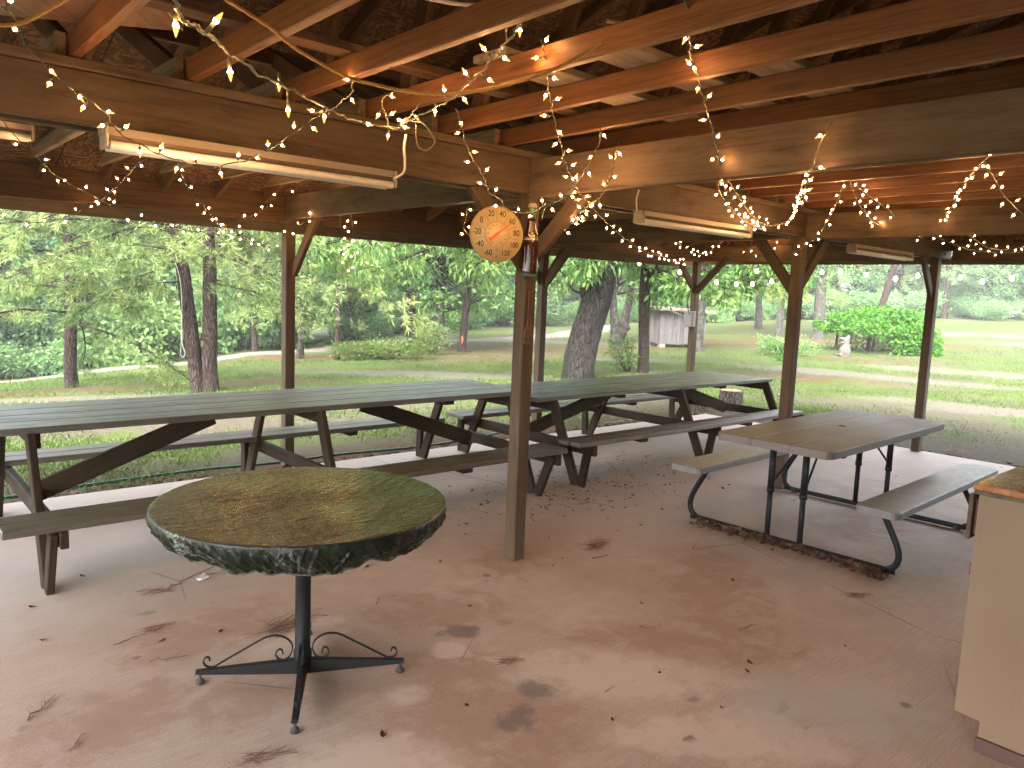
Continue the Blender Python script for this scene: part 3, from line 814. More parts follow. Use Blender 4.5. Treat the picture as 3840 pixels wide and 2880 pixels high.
def cover():
    rng = np.random.RandomState(4)
    N = 900; an = np.linspace(0, 2*np.pi, N, endpoint=False)
    def band(fr, amp, seed):
        r = np.random.RandomState(seed); o = np.zeros(N)
        for f in fr: o += r.uniform(.4, 1) * np.sin(f * an + r.uniform(0, 6.28))
        return o / len(fr) * amp
    hem = .098 + band((2, 3, 5, 7, 11), .046, 1) + band((17, 23, 31, 43), .018, 2)
    fold = band((19, 27, 37, 52, 71, 90), 1.0, 3); fold2 = band((61, 83, 97, 118, 139, 163), 1.0, 5); fold3 = band((48, 76, 105, 151, 190), 1.0, 6)
    V = []; F = []; n_r = 84
    rr = np.linspace(.02, .548, n_r)
    def wr(x, y):
        u = x * .95 + y * .31; w = -x * .31 + y * .95      # creases run along u and fan out to one side
        k = 1 + .55 * (u + .1)
        a = math.sin(w * 88 / k + 5 * math.sin(u * 5.1 + 1) + 2.2 * math.sin(u * 13 + w * 9)); b = math.sin(w * 150 / k + 4 * math.sin(u * 7.3 + w * 4) + 2); c = math.sin(w * 47 + 6 * math.sin(u * 3.7 + 2) + 3 * math.sin(w * 8))
        m = .5 + .5 * math.sin(u * 9 + 3 * math.sin(w * 6))
        return .0022 * (1 - abs(a)) ** 2 * m + .0013 * (1 - abs(b)) ** 2 * (1 - .6 * m) + .0022 * (.3 + .7 * math.sin(u * 4.3 + w * 7) ** 2) * (1 - abs(c)) ** 2
    ru = np.random.RandomState(9); mot = [(ru.uniform(9, 26), ru.uniform(0, 6.28), ru.uniform(0, 6.28)) for _ in range(16)]
    V.append((0, 0, .7475))
    for r in rr:
        for k in range(N):
            x = r * math.cos(an[k]); y = r * math.sin(an[k])
            z = .7475 + .0006 * sum(math.sin(f * (x * math.cos(a) + y * math.sin(a)) + p) for f, a, p in mot)
            u = max(0, (r - .33) / .22)
            z += .0022 * fold[k] * u * u + wr(x, y)
            V.append((x, y, z))
    sk = [(.558, -.0005), (.562, -.003), (.5625, -.012)]
    for r, dz in sk:
        for k in range(N): V.append((r * math.cos(an[k]), r * math.sin(an[k]), .7475 + dz + .0018 * fold[k]))
    for j in range(1, 17):
        u = j / 16
        for k in range(N):
            r = .5635 + (.020 * fold[k] + .016 * fold2[(k + int(u * 9 * math.sin(k * .021) * 3)) % N] + .014 * fold3[(k - int(u * 22)) % N]) * math.sin(min(1, u * 1.5) * math.pi * .6) - .062 * u ** 1.6 + .004 * math.sin(u*3.1)
            V.append((r * math.cos(an[k]), r * math.sin(an[k]), .7335 - hem[k] * u))
    for j, (dr, dz) in enumerate(((-.012, .004), (-.03, .012))):
        for k in range(N):
            V.append(((.50 + dr) * math.cos(an[k]), (.50 + dr) * math.sin(an[k]), .7335 - hem[k] + dz))
    rings = n_r + 3 + 16 + 2
    for k in range(N): F.append((0, 1 + k, 1 + (k + 1) % N))
    for i in range(rings - 1):
        for k in range(N):
            a = 1 + i * N + k; c = 1 + i * N + (k + 1) % N; F.append((a, a + N, c + N, c))
    me = bpy.data.meshes.new('table_cover'); me.from_pydata(V, [], F)
    at = me.attributes.new('top', 'FLOAT', 'POINT'); at.data.foreach_set('value', [1.0 if i < 1 + (n_r + 1) * N else 0.0 for i in range(len(V))]); me.polygons.foreach_set('use_smooth', [True] * len(F))
    o = link('table_cover', me, M['vinyl']); o.location = (1.36, 2.75, 0)
    tag(o, 'dark green marbled elastic vinyl cover stretched over the round table', 'table cover')
    N2 = N; hb = MB(); zz = [(.503 * math.cos(an[k]), .503 * math.sin(an[k]), .7335 - hem[k] - .001) for k in range(0, N, 4)]
    zz.append(zz[0]); hb.tube(zz, .0035, 6, caps=False); hb.build('hem', M['coverinner'], o)
cover()

# ------------------------------------------------------------------ cabinet
cb = thing('cabinet', 'beige painted wooden cabinet with glossy brown top and one drawer pulled out', 'cabinet', (3.7, .60, 0))
ci = Matrix.Translation((-3.7, -.60, 0))
def CB(name, mb, mat, parent=None):
    me = mb.mesh(name); me.transform(ci); return link(name, me, mat, parent or cb)
b = MB()
pr = [(.89, .945), (.89, .118), (.805, .112), (.805, .0), (.28, .0), (.28, .945)]
n = len(pr); vs = [(3.06, y, z) for y, z in pr] + [(3.082, y, z) for y, z in pr]
b.add(vs, [tuple(range(n)), tuple(range(n, 2*n))[::-1]] + [(k, k + n, (k+1) % n + n, (k+1) % n) for k in range(n)])
CB('side_panel', b, M['cab'])
b = MB(); b.box(3.0825, 4.6, .282, .868, .115, .943); b.box(3.0825, 4.6, .282, .80, .001, .113); CB('body', b, M['cab'])
b = MB(); b.box(3.0825, 4.6, .8685, .889, .113, .943); CB('face_frame', b, M['cab'])
b = MB(); b.box(3.035, 4.62, .27, .905, .9605, .985, e=.004); tp = CB('countertop', b, M['ctop'])
b = MB(); b.box(3.04, 4.62, .275, .902, .9455, .9602, e=.002); CB('top_edge', b, M['eave'])
b = MB(); b.box(3.046, 3.0595, .30, .81, .0, .055, e=.002, ax=1); CB('base_board', b, M['brownbase'])
for z in (.225, .66):
    b = MB(); b.box(3.072, 3.10, .8895, .899, z - .026, z + .026, ax=2); CB('hinge', b, M['brownbase'])
dr = None
b = MB(); b.box(3.60, 4.06, 1.066, 1.084, .625, .825); dr = CB('drawer', b, M['eave'])
b = MB(); b.box(3.625, 3.638, .8895, 1.0655, .645, .80, ax=1); b.box(4.02, 4.033, .8895, 1.0655, .645, .80, ax=1); b.box(3.639, 4.019, .8895, 1.0655, .648, .655); CB('drawer_box', b, M['redbrown'], dr)
for xa, xb in ((3.12, 3.58), (3.60, 4.06), (4.08, 4.54)):
    b = MB(); b.box(xa, xb, .8895, .905, .13, .60, ax=2); d = CB('door', b, M['cab'])
    b = MB(); b.tube([(xb - .05, .906, .5), (xb - .05, .925, .5)], .012, 10); CB('knob', b, M['brownbase'], d)

# ------------------------------------------------------------------ fluorescent strip lights
def fixture(name_label, x0, x1, y, zt, first=None):
    t = thing('strip_light', name_label, 'light fixture', ((x0 + x1) / 2, y, zt), 0, 'unlit fluorescent strip lights')
    L = (x1 - x0) / 2
    b = MB()
    pr = [(-.030, 0), (.030, 0), (.036, -.030), (-.036, -.030)]
    vs = [(-L, y_, z) for y_, z in pr] + [(L, y_, z) for y_, z in pr]
    b.add(vs, [(0, 1, 2, 3), (7, 6, 5, 4)] + [(k, k + 4, (k+1) % 4 + 4, (k+1) % 4) for k in range(4)])
    b.build('housing', M['fixture'], t)
    b = MB()
    for s in (1, -1):
        vs = [(-L + .01, s * .034, -.0305), (L - .01, s * .034, -.0305), (L - .01, s * .012, -.046), (-L + .01, s * .012, -.046),
              (-L + .01, s * .032, -.0305), (L - .01, s * .032, -.0305), (L - .01, s * .010, -.046), (-L + .01, s * .010, -.046)]
        b.add(vs, [(0, 1, 2, 3), (7, 6, 5, 4), (0, 3, 7, 4), (1, 5, 6, 2), (3, 2, 6, 7), (0, 4, 5, 1)])
    b.build('reflector', M['reflector'], t)
    for s in (1, -1):
        b = MB(); b.tube([(-L + .025, s * .030, -.066), (L - .025, s * .030, -.066)], .0165, 14); b.build('tube', M['glass_tube'], t)
        b = MB(); b.box(s * L - s * .012 - .006, s * L - s * .012 + .006, -.046, .046, -.078, -.0005, ax=1); b.build('end_cap', M['fixture'], t)
    return t
fixture('cream unlit strip light under the beam at left, longest in view, above the round table', .765, 2.03, 3.20, 2.142)
fixture('unlit strip light under the beam just right of the dial thermometer post', 3.85, 5.12, 3.20, 2.142)
fixture('farthest unlit strip light under the beam between the two right posts', 6.80, 8.07, 3.20, 2.142)
fixture('end of a white strip light high up at the left edge, under the joists', -.42, .85, 4.90, 2.375)

# ------------------------------------------------------------------ dial thermometer
dt = thing('dial_thermometer', 'large round yellowed dial thermometer with red needle on the centre post brace', 'thermometer', (2.715, 3.235, 1.905))
nv = Vector((-.36, -.925, .06)).normalized(); ux = Vector((-nv.y, nv.x, 0)).normalized() * 1.0; uy = nv.cross(ux)
if ux.dot(Vector((1, -1, 0))) < 0: ux = -ux; uy = -uy
if uy.z < 0: uy = -uy
DM = Matrix(((ux.x, uy.x, nv.x, 0), (ux.y, uy.y, nv.y, 0), (ux.z, uy.z, nv.z, 0), (0, 0, 0, 1)))
def DT(name, mb, mat, parent=None):
    me = mb.mesh(name) if isinstance(mb, MB) else mb
    me.transform(DM); return link(name, me, mat, parent or dt)
b = MB(); b.lathe([(.138, -.022), (.150, -.012), (.152, .0), (.151, .006), (.147, .008), (.1455, .0035)], 64); DT('rim', b, M['rim'])
tm = []
Z0 = .0046
for k, v in enumerate(range(-60, 121, 20)):
    a = R(244 - 34.1 * k); r = .113
    me = text_mesh(str(v), .040 if abs(v) < 100 else .036, depth=.0003, bold=.0004)
    tm.append((me, Matrix.Translation((r * math.cos(a), r * math.sin(a), Z0)) @ Matrix.Scale(.92, 4, (1, 0, 0)) @ Matrix.Scale(1.15, 4, (0, 1, 0))))
for txt, px, py, s in (('F', 0, -.122, .02), ('C', .002, -.085, .018)):
    tm.append((text_mesh(txt, s, depth=.0003), Matrix.Translation((px, py, Z0))))
for k, v in enumerate(range(-50, 51, 10)):
    a = R(238 - 29.6 * k); r = .052
    tm.append((text_mesh(str(v), .012, depth=.0003), Matrix.Translation((r * math.cos(a), r * math.sin(a), Z0))))
b = MB()
for k in range(9):
    a = R(244 - 17.05 - 34.1 * k); d = Vector((math.cos(a), math.sin(a), 0))
    b.board(d * .072 + Vector((0, 0, Z0)), d * .128 + Vector((0, 0, Z0)), .0016, .0006)
for k in range(46):
    a = R(244 - 34.1 * 9 * k / 45); d = Vector((math.cos(a), math.sin(a), 0))
    b.board(d * .066 + Vector((0, 0, Z0)), d * (.078 if k % 5 == 0 else .072) + Vector((0, 0, Z0)), .0012, .0006)
arc = [(.066 * math.cos(R(244 - 307 * i / 60)), .066 * math.sin(R(244 - 307 * i / 60)), Z0) for i in range(61)]
for p, q in zip(arc, arc[1:]): b.board(p, q, .0014, .0006)
tm.append((b.mesh('marks'), Matrix.Identity(4)))
fb = MB(); fb.lathe([(.1452, .002), (.1452, .0042)], 64); fm = fb.mesh('face'); nf = len(fm.polygons)
me = merge_meshes([(fm, Matrix.Identity(4))] + tm, 'face')
fo = DT('face', me, M['dial']); me.materials.append(M['ink'])
for p_ in me.polygons: p_.material_index = 0 if p_.index < nf else 1
b = MB(); a = R(38); d = Vector((math.cos(a), math.sin(a), 0)); c = Vector((-d.y, d.x, 0)); zz = Vector((0, 0, .0085))
vs = [-d * .055 + c * .010 + zz, -d * .055 - c * .010 + zz, d * .105 - c * .0015 + zz, d * .105 + c * .0015 + zz]
vs += [v + Vector((0, 0, .0012)) for v in vs]
b.add(vs, [(0, 1, 2, 3), (7, 6, 5, 4), (0, 4, 5, 1), (1, 5, 6, 2), (2, 6, 7, 3), (3, 7, 4, 0)]); b.lathe([(.007, .003), (.007, .012), (.004, .0135)], 16); DT('needle', b, M['red'])

# ------------------------------------------------------------------ bottle-shaped thermometer
bt = thing('bottle_thermometer', 'brown soda bottle shaped thermometer fixed upright on the centre post', 'thermometer', (2.976, 3.239, 1.688))
fv = Vector((-.55, -.835, 0)).normalized(); sv = Vector((-fv.y, fv.x, 0)); sv = sv if sv.x > 0 else -sv
BMx = Matrix(((sv.x, fv.x, 0, 0), (sv.y, fv.y, 0, 0), (0, 0, 1, 0), (0, 0, 0, 1)))
def BT(name, mb, mat, parent=None, z0=None):
    me = mb.mesh(name) if isinstance(mb, MB) else mb
    me.transform(BMx); return link(name, me, mat, parent or bt)
prof = [(.0, .0425), (.014, .0430), (.03, .0420), (.10, .0425), (.16, .0450), (.19, .0445), (.22, .0400), (.25, .0330), (.28, .0270), (.31, .0230), (.33, .0205), (.36, .0195), (.375, .0215), (.385, .0225)]
def bot(z0, z1, grow=0.0, name='bottle'):
    ks = [z0] + [z for z, _ in prof if z0 < z < z1] + [z1]
    def rad(z):
        for (a, ra), (c, rc) in zip(prof, prof[1:]):
            if z <= c: return ra + (rc - ra) * (z - a) / (c - a)
        return prof[-1][1]
    b = MB(); n = 32; vs = []; fs = []
    for z in ks:
        for k in range(n):
            a = 2 * math.pi * k / n; vs.append(((rad(z) + grow) * math.cos(a), (rad(z) * .55 + grow) * math.sin(a), z))
    for i in range(len(ks) - 1):
        for k in range(n): fs.append((i*n+k, i*n+(k+1) % n, (i+1)*n+(k+1) % n, (i+1)*n+k))
    fs += [tuple(range(n))[::-1], tuple((len(ks)-1)*n+k for k in range(n))]
    b.add(vs, fs, None, True); return b
BT('bottle', bot(.015, .325), M['bottle']); BT('base_band', bot(0, .0149), M['bottlegreen']); BT('neck', bot(.3251, .3849), M['bottlegreen'])
b = MB(); b.lathe([(.024, .385), (.025, .389), (.022, .405), (.018, .409)], 20); BT('cap', b, M['cable'])
def onbottle(me, zc):
    """wrap flat lettering round the bottle front"""
    for v in me.vertices:
        x, y, z = v.co; zz = zc + y
        for (a, ra), (c, rc) in zip(prof, prof[1:]):
            if zz <= c: rr = ra + (rc - ra) * (zz - a) / (c - a); break
        th = x / (rr * .86); v.co = (rr * math.sin(th), rr * .55 * math.cos(th) + .0008 + z * .5, zz)
    return me
BT('lettering', onbottle(text_mesh('Coca-Cola', .024, shear=.35, bold=.0006), .232 - .02), M['whiteprint'])
b = MB()
for x in (-.002, .022):
    b.board((x + .006, .0255, .03), (x + .006, .0255, .175), .0018, .001)
b.board((.016, .0258, .03), (.016, .0258, .165), .0012, .001)
for k in range(13): b.board((.007, .0258, .035 + k * .0105), (.013, .0258, .035 + k * .0105), .001, .0012)
for x in (-.022, -.012): b.board((x, .0252, .03), (x, .0252, .07), .0016, .001)
for x in (-.014, -.006): b.board((x, .0215, .25), (x * .5 - .004, .0165, .30), .0014, .001)
BT('scale_strip', b, M['whiteprint'])

# ------------------------------------------------------------------ wooden paddle on a nail
pd = thing('wooden_paddle', 'small dark wooden paddle with burnt lettering hanging on the centre post', 'paddle', (3.0, 3.256, 1.3))
b = MB(); b.board((0, 0, .13), (0, 0, .305), .026, .009, (0, 1, 0), .003); b.build('handle', M['paddle'], pd)
b = MB(); pts = [(-.0125, .135), (-.014, .12), (-.028, .085), (-.032, .06), (-.032, .01), (-.026, 0), (.026, 0), (.032, .01), (.032, .06), (.028, .085), (.014, .12), (.0125, .135)]
n = len(pts); vs = [(x, -.0045, z) for x, z in pts] + [(x, .0045, z) for x, z in pts]
b.add(vs, [tuple(range(n)), tuple(range(n, 2*n))[::-1]] + [(k, k + n, (k+1) % n + n, (k+1) % n) for k in range(n)]); b.build('blade', M['paddle'], pd)
b = MB(); b.lathe([(.006, 0), (.007, .0006)], 12, (0, -.0049, .105), (0, -1, 0)); b.build('knot', M['ink'], pd)
me = text_mesh('Beaufort', .030, depth=.0003, bold=.0005)
me.transform(Matrix.Translation((0, -.0051, .215)) @ Matrix.Rotation(R(90), 4, 'X') @ Matrix.Rotation(R(-90), 4, 'Z')); link('lettering', me, M['ink'], pd)
b = MB(); b.tube([(3.0, 3.267, 1.592), (3.015, 3.20, 1.602)], .0022, 6); tag(b.build('nail', M['black']), 'long nail driven into the centre post holding the wooden paddle', 'nail')
# ------------------------------------------------------------------ string lights, rope, cables
STR={'s1':[(0.479,1.487,2.096),(0.506,1.511,2.067),(0.550,1.540,2.067),(0.646,1.657,2.070),(0.776,1.814,2.083),(0.919,1.959,2.104),(1.123,2.188,2.135),(1.413,2.475,2.174),(1.622,2.563,2.199),(1.691,2.575,2.235),(1.680,2.320,2.263),(1.650,2.149,2.292),(1.614,1.985,2.329),(1.589,1.878,2.360),(1.560,1.774,2.398),(1.539,1.734,2.446)],
's2':[(0.389,2.742,2.374),(0.436,2.762,2.337),(0.473,2.786,2.273),(0.544,2.850,2.226),(0.598,2.865,2.197),(0.719,2.953,2.152),(0.786,3.020,2.100),(0.942,3.075,2.052),(1.106,3.060,2.027),(1.140,3.031,2.032),(1.277,2.986,2.091),(1.368,2.852,2.177),(1.403,2.696,2.238)],
's3':[(0.662,4.795,2.406),(0.771,4.810,2.264),(0.860,4.855,2.199),(0.985,5.002,2.129),(1.205,5.201,2.064),(1.393,5.290,1.985),(1.585,5.385,1.961),(1.894,5.509,1.924),(2.181,5.670,1.992),(2.477,5.832,2.122),(2.692,5.935,2.274),(2.853,5.945,2.392),(2.926,5.889,2.444)],
's4':[(0.864,6.431,1.977),(1.025,6.418,1.946),(1.194,6.406,1.967),(1.322,6.303,2.027),(1.425,6.223,2.098),(1.463,6.192,2.120)],
's5':[(1.424,5.043,2.296),(1.375,5.205,2.195),(1.335,5.363,2.117),(1.304,5.517,2.066)],
's6':[(1.722,5.326,2.351),(1.837,5.471,2.212),(1.928,5.513,2.132),(2.051,5.663,2.073),(2.244,5.881,1.981),(2.549,6.139,1.923),(2.890,6.369,1.882)],
's7':[(3.165,5.807,2.411),(3.191,5.827,2.266),(3.207,5.850,2.079),(3.233,5.809,1.965),(3.190,5.831,1.867),(3.233,5.780,1.781),(3.206,5.791,1.707)],
's8':[(3.277,5.837,2.381),(3.274,5.813,2.217),(3.280,5.780,2.045),(3.246,5.792,1.928),(3.279,5.747,1.834),(3.229,5.772,1.716)],
's9':[(3.050,5.632,2.366),(3.015,5.780,2.256),(2.930,5.836,2.136),(2.882,5.999,2.049),(2.831,6.168,1.982)],
's10':[(2.114,2.831,2.395),(2.194,2.880,2.304),(2.245,2.890,2.231),(2.385,2.953,2.138),(2.463,3.010,2.085),(2.537,3.007,2.059),(2.599,3.011,2.008),(2.760,3.005,2.016),(2.852,2.999,2.068)],
's11':[(3.077,3.957,2.147),(3.058,3.957,2.043),(3.048,3.955,1.978),(3.079,3.920,1.936)],
's12':[(1.846,2.001,2.454),(1.924,2.060,2.414),(1.999,2.117,2.344),(2.114,2.206,2.279),(2.240,2.284,2.203),(2.318,2.342,2.155),(2.485,2.456,2.110),(2.660,2.563,2.066),(2.845,2.665,2.048)],
's13':[(2.755,2.534,2.412),(2.728,2.539,2.296),(2.682,2.563,2.186),(2.683,2.620,2.126),(2.737,2.763,2.065),(2.746,2.887,2.039),(2.724,2.894,1.968)],
's14':[(2.807,2.472,2.311),(2.782,2.480,2.223),(2.789,2.522,2.110),(2.788,2.582,2.055),(2.816,2.686,2.020),(3.136,3.073,2.000),(3.271,3.345,1.927)],
's15':[(3.051,2.892,2.083),(3.658,3.292,2.055),(4.363,3.737,2.019),(5.177,4.223,1.995),(6.550,5.028,2.014),(8.040,5.866,2.049)],
's16':[(7.406,5.678,2.402),(7.634,5.726,2.285),(7.893,5.750,2.193),(8.382,5.853,2.179),(8.695,5.865,2.306),(8.815,5.781,2.444)],
's17':[(1.876,1.437,2.464),(2.010,1.514,2.425),(2.137,1.600,2.403),(2.322,1.702,2.387),(2.466,1.769,2.338),(2.568,1.803,2.276),(2.712,1.867,2.209),(2.988,2.020,2.178),(3.637,2.393,2.212),(4.320,2.724,2.177),(4.924,2.993,2.162),(5.353,3.153,2.175),(5.340,3.033,2.194),(5.003,2.793,2.192),(4.370,2.410,2.179),(3.355,1.820,2.119),(2.914,1.564,2.114),(2.849,1.500,2.193),(2.820,1.445,2.277)],
's18':[(4.901,2.382,2.420),(5.052,2.498,2.298),(5.306,2.664,2.224),(5.530,2.853,2.119),(5.734,3.064,2.051),(5.843,3.228,1.995)],
's19':[(4.916,2.367,2.406),(5.043,2.369,2.290),(5.718,2.570,2.235),(6.088,2.641,2.209),(6.270,2.607,2.163),(6.353,2.538,2.192),(6.632,2.555,2.160)],
's20':[(4.846,2.285,2.348),(5.568,2.447,2.319),(6.236,2.514,2.235),(6.906,2.590,2.220),(7.770,2.623,2.164),(8.186,2.520,2.147),(8.213,2.227,2.145)],
's21':[(4.107,1.320,2.320),(4.689,1.607,2.291),(5.298,1.869,2.258),(5.990,2.194,2.234),(6.356,2.405,2.216),(6.512,2.528,2.168)],
's22':[(4.085,1.337,2.304),(4.355,1.357,2.243),(4.625,1.377,2.183),(4.941,1.354,2.111)],
's23':[(4.018,2.742,2.297),(4.210,2.832,2.243),(4.626,2.992,2.184),(5.047,3.154,2.166),(5.418,3.229,2.166)],
's24':[(8.737,5.539,2.186),(8.990,5.471,2.320),(9.142,5.350,2.411),(9.196,5.179,2.475),(8.915,5.257,2.253),(8.736,5.403,2.173)],
's25':[(7.808,2.610,2.291),(8.093,2.619,2.250),(8.285,2.575,2.197),(8.532,2.490,2.191),(8.457,2.292,2.226)],
's26':[(1.580,2.643,2.463),(1.560,2.652,2.413),(1.518,2.682,2.367),(1.495,2.666,2.310),(1.440,2.668,2.266),(1.384,2.642,2.211)],
's27':[(1.684,2.667,2.355),(1.648,2.695,2.324),(1.645,2.661,2.268),(1.639,2.616,2.205),(1.677,2.585,2.223),(1.708,2.503,2.303)],
'globe':[(9.197,6.716,1.995),(9.590,6.351,1.898),(9.999,5.861,1.941),(10.205,5.558,2.031),(10.209,5.029,2.117),(10.427,4.559,2.068),(10.643,4.227,2.038),(10.815,3.958,2.150),(11.017,3.630,2.061),(11.171,3.355,2.035),(11.392,3.041,2.142)],
'globe2':[(8.510,7.362,2.222),(8.902,6.991,2.078),(9.396,6.541,2.006),(9.807,6.050,2.061),(9.881,5.603,2.194)],
'rope':[(0.801,2.101,2.331),(0.930,2.115,2.295),(1.036,2.150,2.263),(1.214,2.190,2.234),(1.287,2.192,2.231),(1.410,2.148,2.221),(1.500,2.068,2.219),(1.614,1.971,2.244),(1.748,1.861,2.301),(1.884,1.822,2.386),(1.971,1.757,2.460)],
'rope2':[(0.337,2.357,2.204),(0.400,2.373,2.232),(0.499,2.366,2.315)],
'cable':[(1.738,2.539,2.690),(1.881,2.408,2.670),(2.131,2.332,2.733)],
'cable2':[(2.635,2.436,2.810),(2.886,2.351,2.827),(2.988,2.263,2.850)],
'cable3':[(3.812,2.095,3.000),(3.978,1.953,3.027),(4.281,1.829,3.091)],
'cord1':[(1.696,2.590,2.189),(1.688,2.588,2.135),(1.688,2.581,2.091),(1.682,2.579,2.042),(1.651,2.601,2.014)],
'cord2':[(3.661,3.049,2.237),(3.648,3.052,2.181),(3.646,3.042,2.112)],
'loop':[(1.715,2.552,2.225),(1.714,2.543,2.169),(1.720,2.534,2.137),(1.739,2.514,2.126),(1.760,2.499,2.145),(1.765,2.498,2.172),(1.737,2.532,2.227),(1.704,2.563,2.235)],
'cord3':[(8.950,6.369,1.827),(8.866,6.402,1.568),(8.880,6.359,1.379)],
}
B1=[(0.493,1.522,2.058),(0.568,1.527,2.086),(0.644,1.653,2.032),(0.877,1.929,2.102),(0.914,1.954,2.047),(1.156,2.221,2.109),(1.470,2.492,2.176),(1.649,2.543,2.223),(1.666,2.552,2.205),(1.683,2.381,2.243),(1.671,2.191,2.253),(1.663,2.300,2.300),(1.674,2.062,2.297),(1.614,2.117,2.317),(1.628,1.933,2.332),(1.580,1.979,2.358),(1.586,1.816,2.380),(1.588,1.888,2.420)]
def bulb_mesh(k=1.0):
    b = MB(); n = 7
    prof = [(.0016, .0), (.0036, .002), (.0042, .006), (.0034, .011), (.0014, .017), (.0004, .0195)]
    b.lathe([(r * k, z * k) for r, z in prof], n)
    return b.mesh('bulb')
BULB = bulb_mesh(1.15); BULB.materials.append(M['bulb']); BULB.materials.append(M['bulbtip'])
for p in BULB.polygons: p.material_index = 1 if p.center.z > .0058 * 1.15 else 0
gb = MB(); gb.lathe([(.006, 0), (.010, .006), (.019, .022), (.021, .034), (.016, .048), (.005, .055)], 12)
GLOBE = gb.mesh('bulb'); GLOBE.materials.append(M['globe'])
def orient(d):
    d = Vector(d).normalized(); return d.to_track_quat('Z', 'Y')
def string_light(key, label, spacing, wire='wire_pale', wr=.0022, explicit=None, ksize=1.12, globe=False, seed=0, off=.028, sock=.012):
    rng = random.Random(seed + 11)
    path = smooth_path(STR[key], 8)
    # small kinks at the sockets
    path = [p + Vector((rng.uniform(-1, 1), rng.uniform(-1, 1), rng.uniform(-1, 1))) * .004 for p in path]
    base = path[0].copy()
    t = thing('string_light', label, 'string light', base, 0, 'string lights under the pavilion roof')
    w = MB(); w.tube([p - base for p in path], wr, 6)
    if not globe:
        tw = [p - base + Vector((math.sin(i * 1.1), math.cos(i * 1.1), math.sin(i * 1.1 + 1))) * wr * 1.1 for i, p in enumerate(path)]
        w.tube(tw, wr * .8, 5)
    S = [0]
    for a, b in zip(path, path[1:]): S.append(S[-1] + (b - a).length)
    def at(s):
        for i in range(len(S) - 1):
            if s <= S[i+1]:
                u = (s - S[i]) / max(1e-9, S[i+1] - S[i]); return path[i].lerp(path[i+1], u), (path[i+1] - path[i]).normalized()
        return path[-1], (path[-1] - path[-2]).normalized()
    items = []
    if explicit:
        for e in explicit:
            e = Vector(e); q = min(path, key=lambda p: (p - e).length); items.append((q, e))
    else:
        s = spacing * .5; sd = 1
        while s < S[-1]:
            p, tg = at(s)
            if globe: d = Vector((rng.uniform(-.15, .15), rng.uniform(-.15, .15), -1))
            else:
                sdv = tg.cross(Vector((.66, .74, .1))).normalized() * sd
                d = sdv * rng.uniform(.5, 1) + Vector((rng.uniform(-.5, .5), rng.uniform(-.5, .5), rng.uniform(-.7, .5)))
            d.normalize(); items.append((p, p + d * (off * rng.uniform(.8, 1.2)))); sd = -sd
            s += spacing * rng.uniform(.7, 1.3)
    bl = []
    for p, e in items:
        d = (e - p)
        if d.length < .02: d = Vector((0, 0, -1)) * .02
        if d.length > .07: d = d.normalized() * .05; p = e - d
        d1 = d.normalized()
        q = e - d1 * .004 * ksize
        if globe: w.tube([p - base, e - base], [.012, .013], 8)
        else:
            w.tube([p - base, q - d1 * sock * ksize - base], wr * .8, 5)
            w.tube([q - d1 * sock * ksize - base, q - base], [.0042 * ksize, .0036 * ksize], 7)
        bl.append((e - (d1 * .004 * ksize if not globe else Vector((0, 0, 0))), d1))
    w.build('wire', M[wire], t)
    for e, d1 in bl:
        o = bpy.data.objects.new('bulb', GLOBE if globe else BULB); COL.objects.link(o)
        o.parent = t; o.location = e - base; o.rotation_mode = 'QUATERNION'; o.rotation_quaternion = orient(d1)
        o.scale = (ksize,) * 3
    return t
string_light('s1', 'nearest string light, thick dusty wire looping from the top edge past the long beam', 0.090, explicit=B1, ksize=1.15, wr=.0032, sock=.02)
string_light('s2', 'string light sagging in front of the long beam and across the longest strip light', 0.080, wire='wire', seed=2)
string_light('s3', 'string light swagged along the left eave, the longest of the strands by the left post', 0.114, wire='wire', seed=3)
string_light('s4', 'short string light drooping over the foliage at the left edge under the eave', 0.122, wire='wire', seed=4)
string_light('s5', 'short straight string light crossing the dark eave beam above the left swag', 0.076, wire='wire', seed=5)
string_light('s6', 'string light dropping from the strip light to the swag and on to the left post', 0.091, wire='wire', seed=6)
string_light('s7', 'zigzag hanging end of string light just right of the left post, nearer that post', 0.068, wire='wire', seed=7, off=.035)
string_light('s8', 'second zigzag hanging string light, the one nearer the dial thermometer', 0.068, wire='wire', seed=8, off=.035)
string_light('s9', 'string light slanting from the cross beam down onto the brace of the left post', 0.091, wire='wire', seed=9)
string_light('s10', 'string light running down the beam corner and over the top of the dial thermometer', 0.099, seed=10)
string_light('s11', 'short vertical string light hanging beside the left rim of the dial thermometer', 0.057, seed=11)
string_light('s12', 'string light hanging from the joists straight down onto the centre post brace', 0.077, seed=12)
string_light('s13', 'string light reaching from the lowest joist down across the bottle thermometer top', 0.099, seed=13)
string_light('s14', 'rightmost of the strands gathered at the centre post brace, from the cross beam edge', 0.077, seed=14)
string_light('s15', 'string light stretched from the centre post brace towards the far corner post', 0.213, seed=15)
string_light('s16', 'string light draped round the top of the far corner post and its braces', 0.081, seed=16)
string_light('s17', 'long string light dropping from the top edge to the second right post, then up again', 0.117, seed=17, ksize=1.1, wr=.0028)
string_light('s18', 'string light falling from the cross beam to the top of the second right post', 0.099, seed=18)
string_light('s19', 'string light below the cross beam sagging left of the farthest strip light', 0.126, seed=19)
string_light('s20', 'string light slanting in front of the farthest strip light to the right edge', 0.153, seed=20)
string_light('s21', 'string light hanging from the cross beam above the farthest strip light end', 0.117, seed=21)
string_light('s22', 'string light slanting down at the right edge below the cross beam', 0.090, seed=22)
string_light('s23', 'short string light beside the long strand left of the second right post', 0.090, seed=23)
string_light('s24', 'bunched string light on the far eave beam between the far corner and second posts', 0.117, seed=24)
string_light('s25', 'bunched string light on the far eave beam at the right edge', 0.090, seed=25)
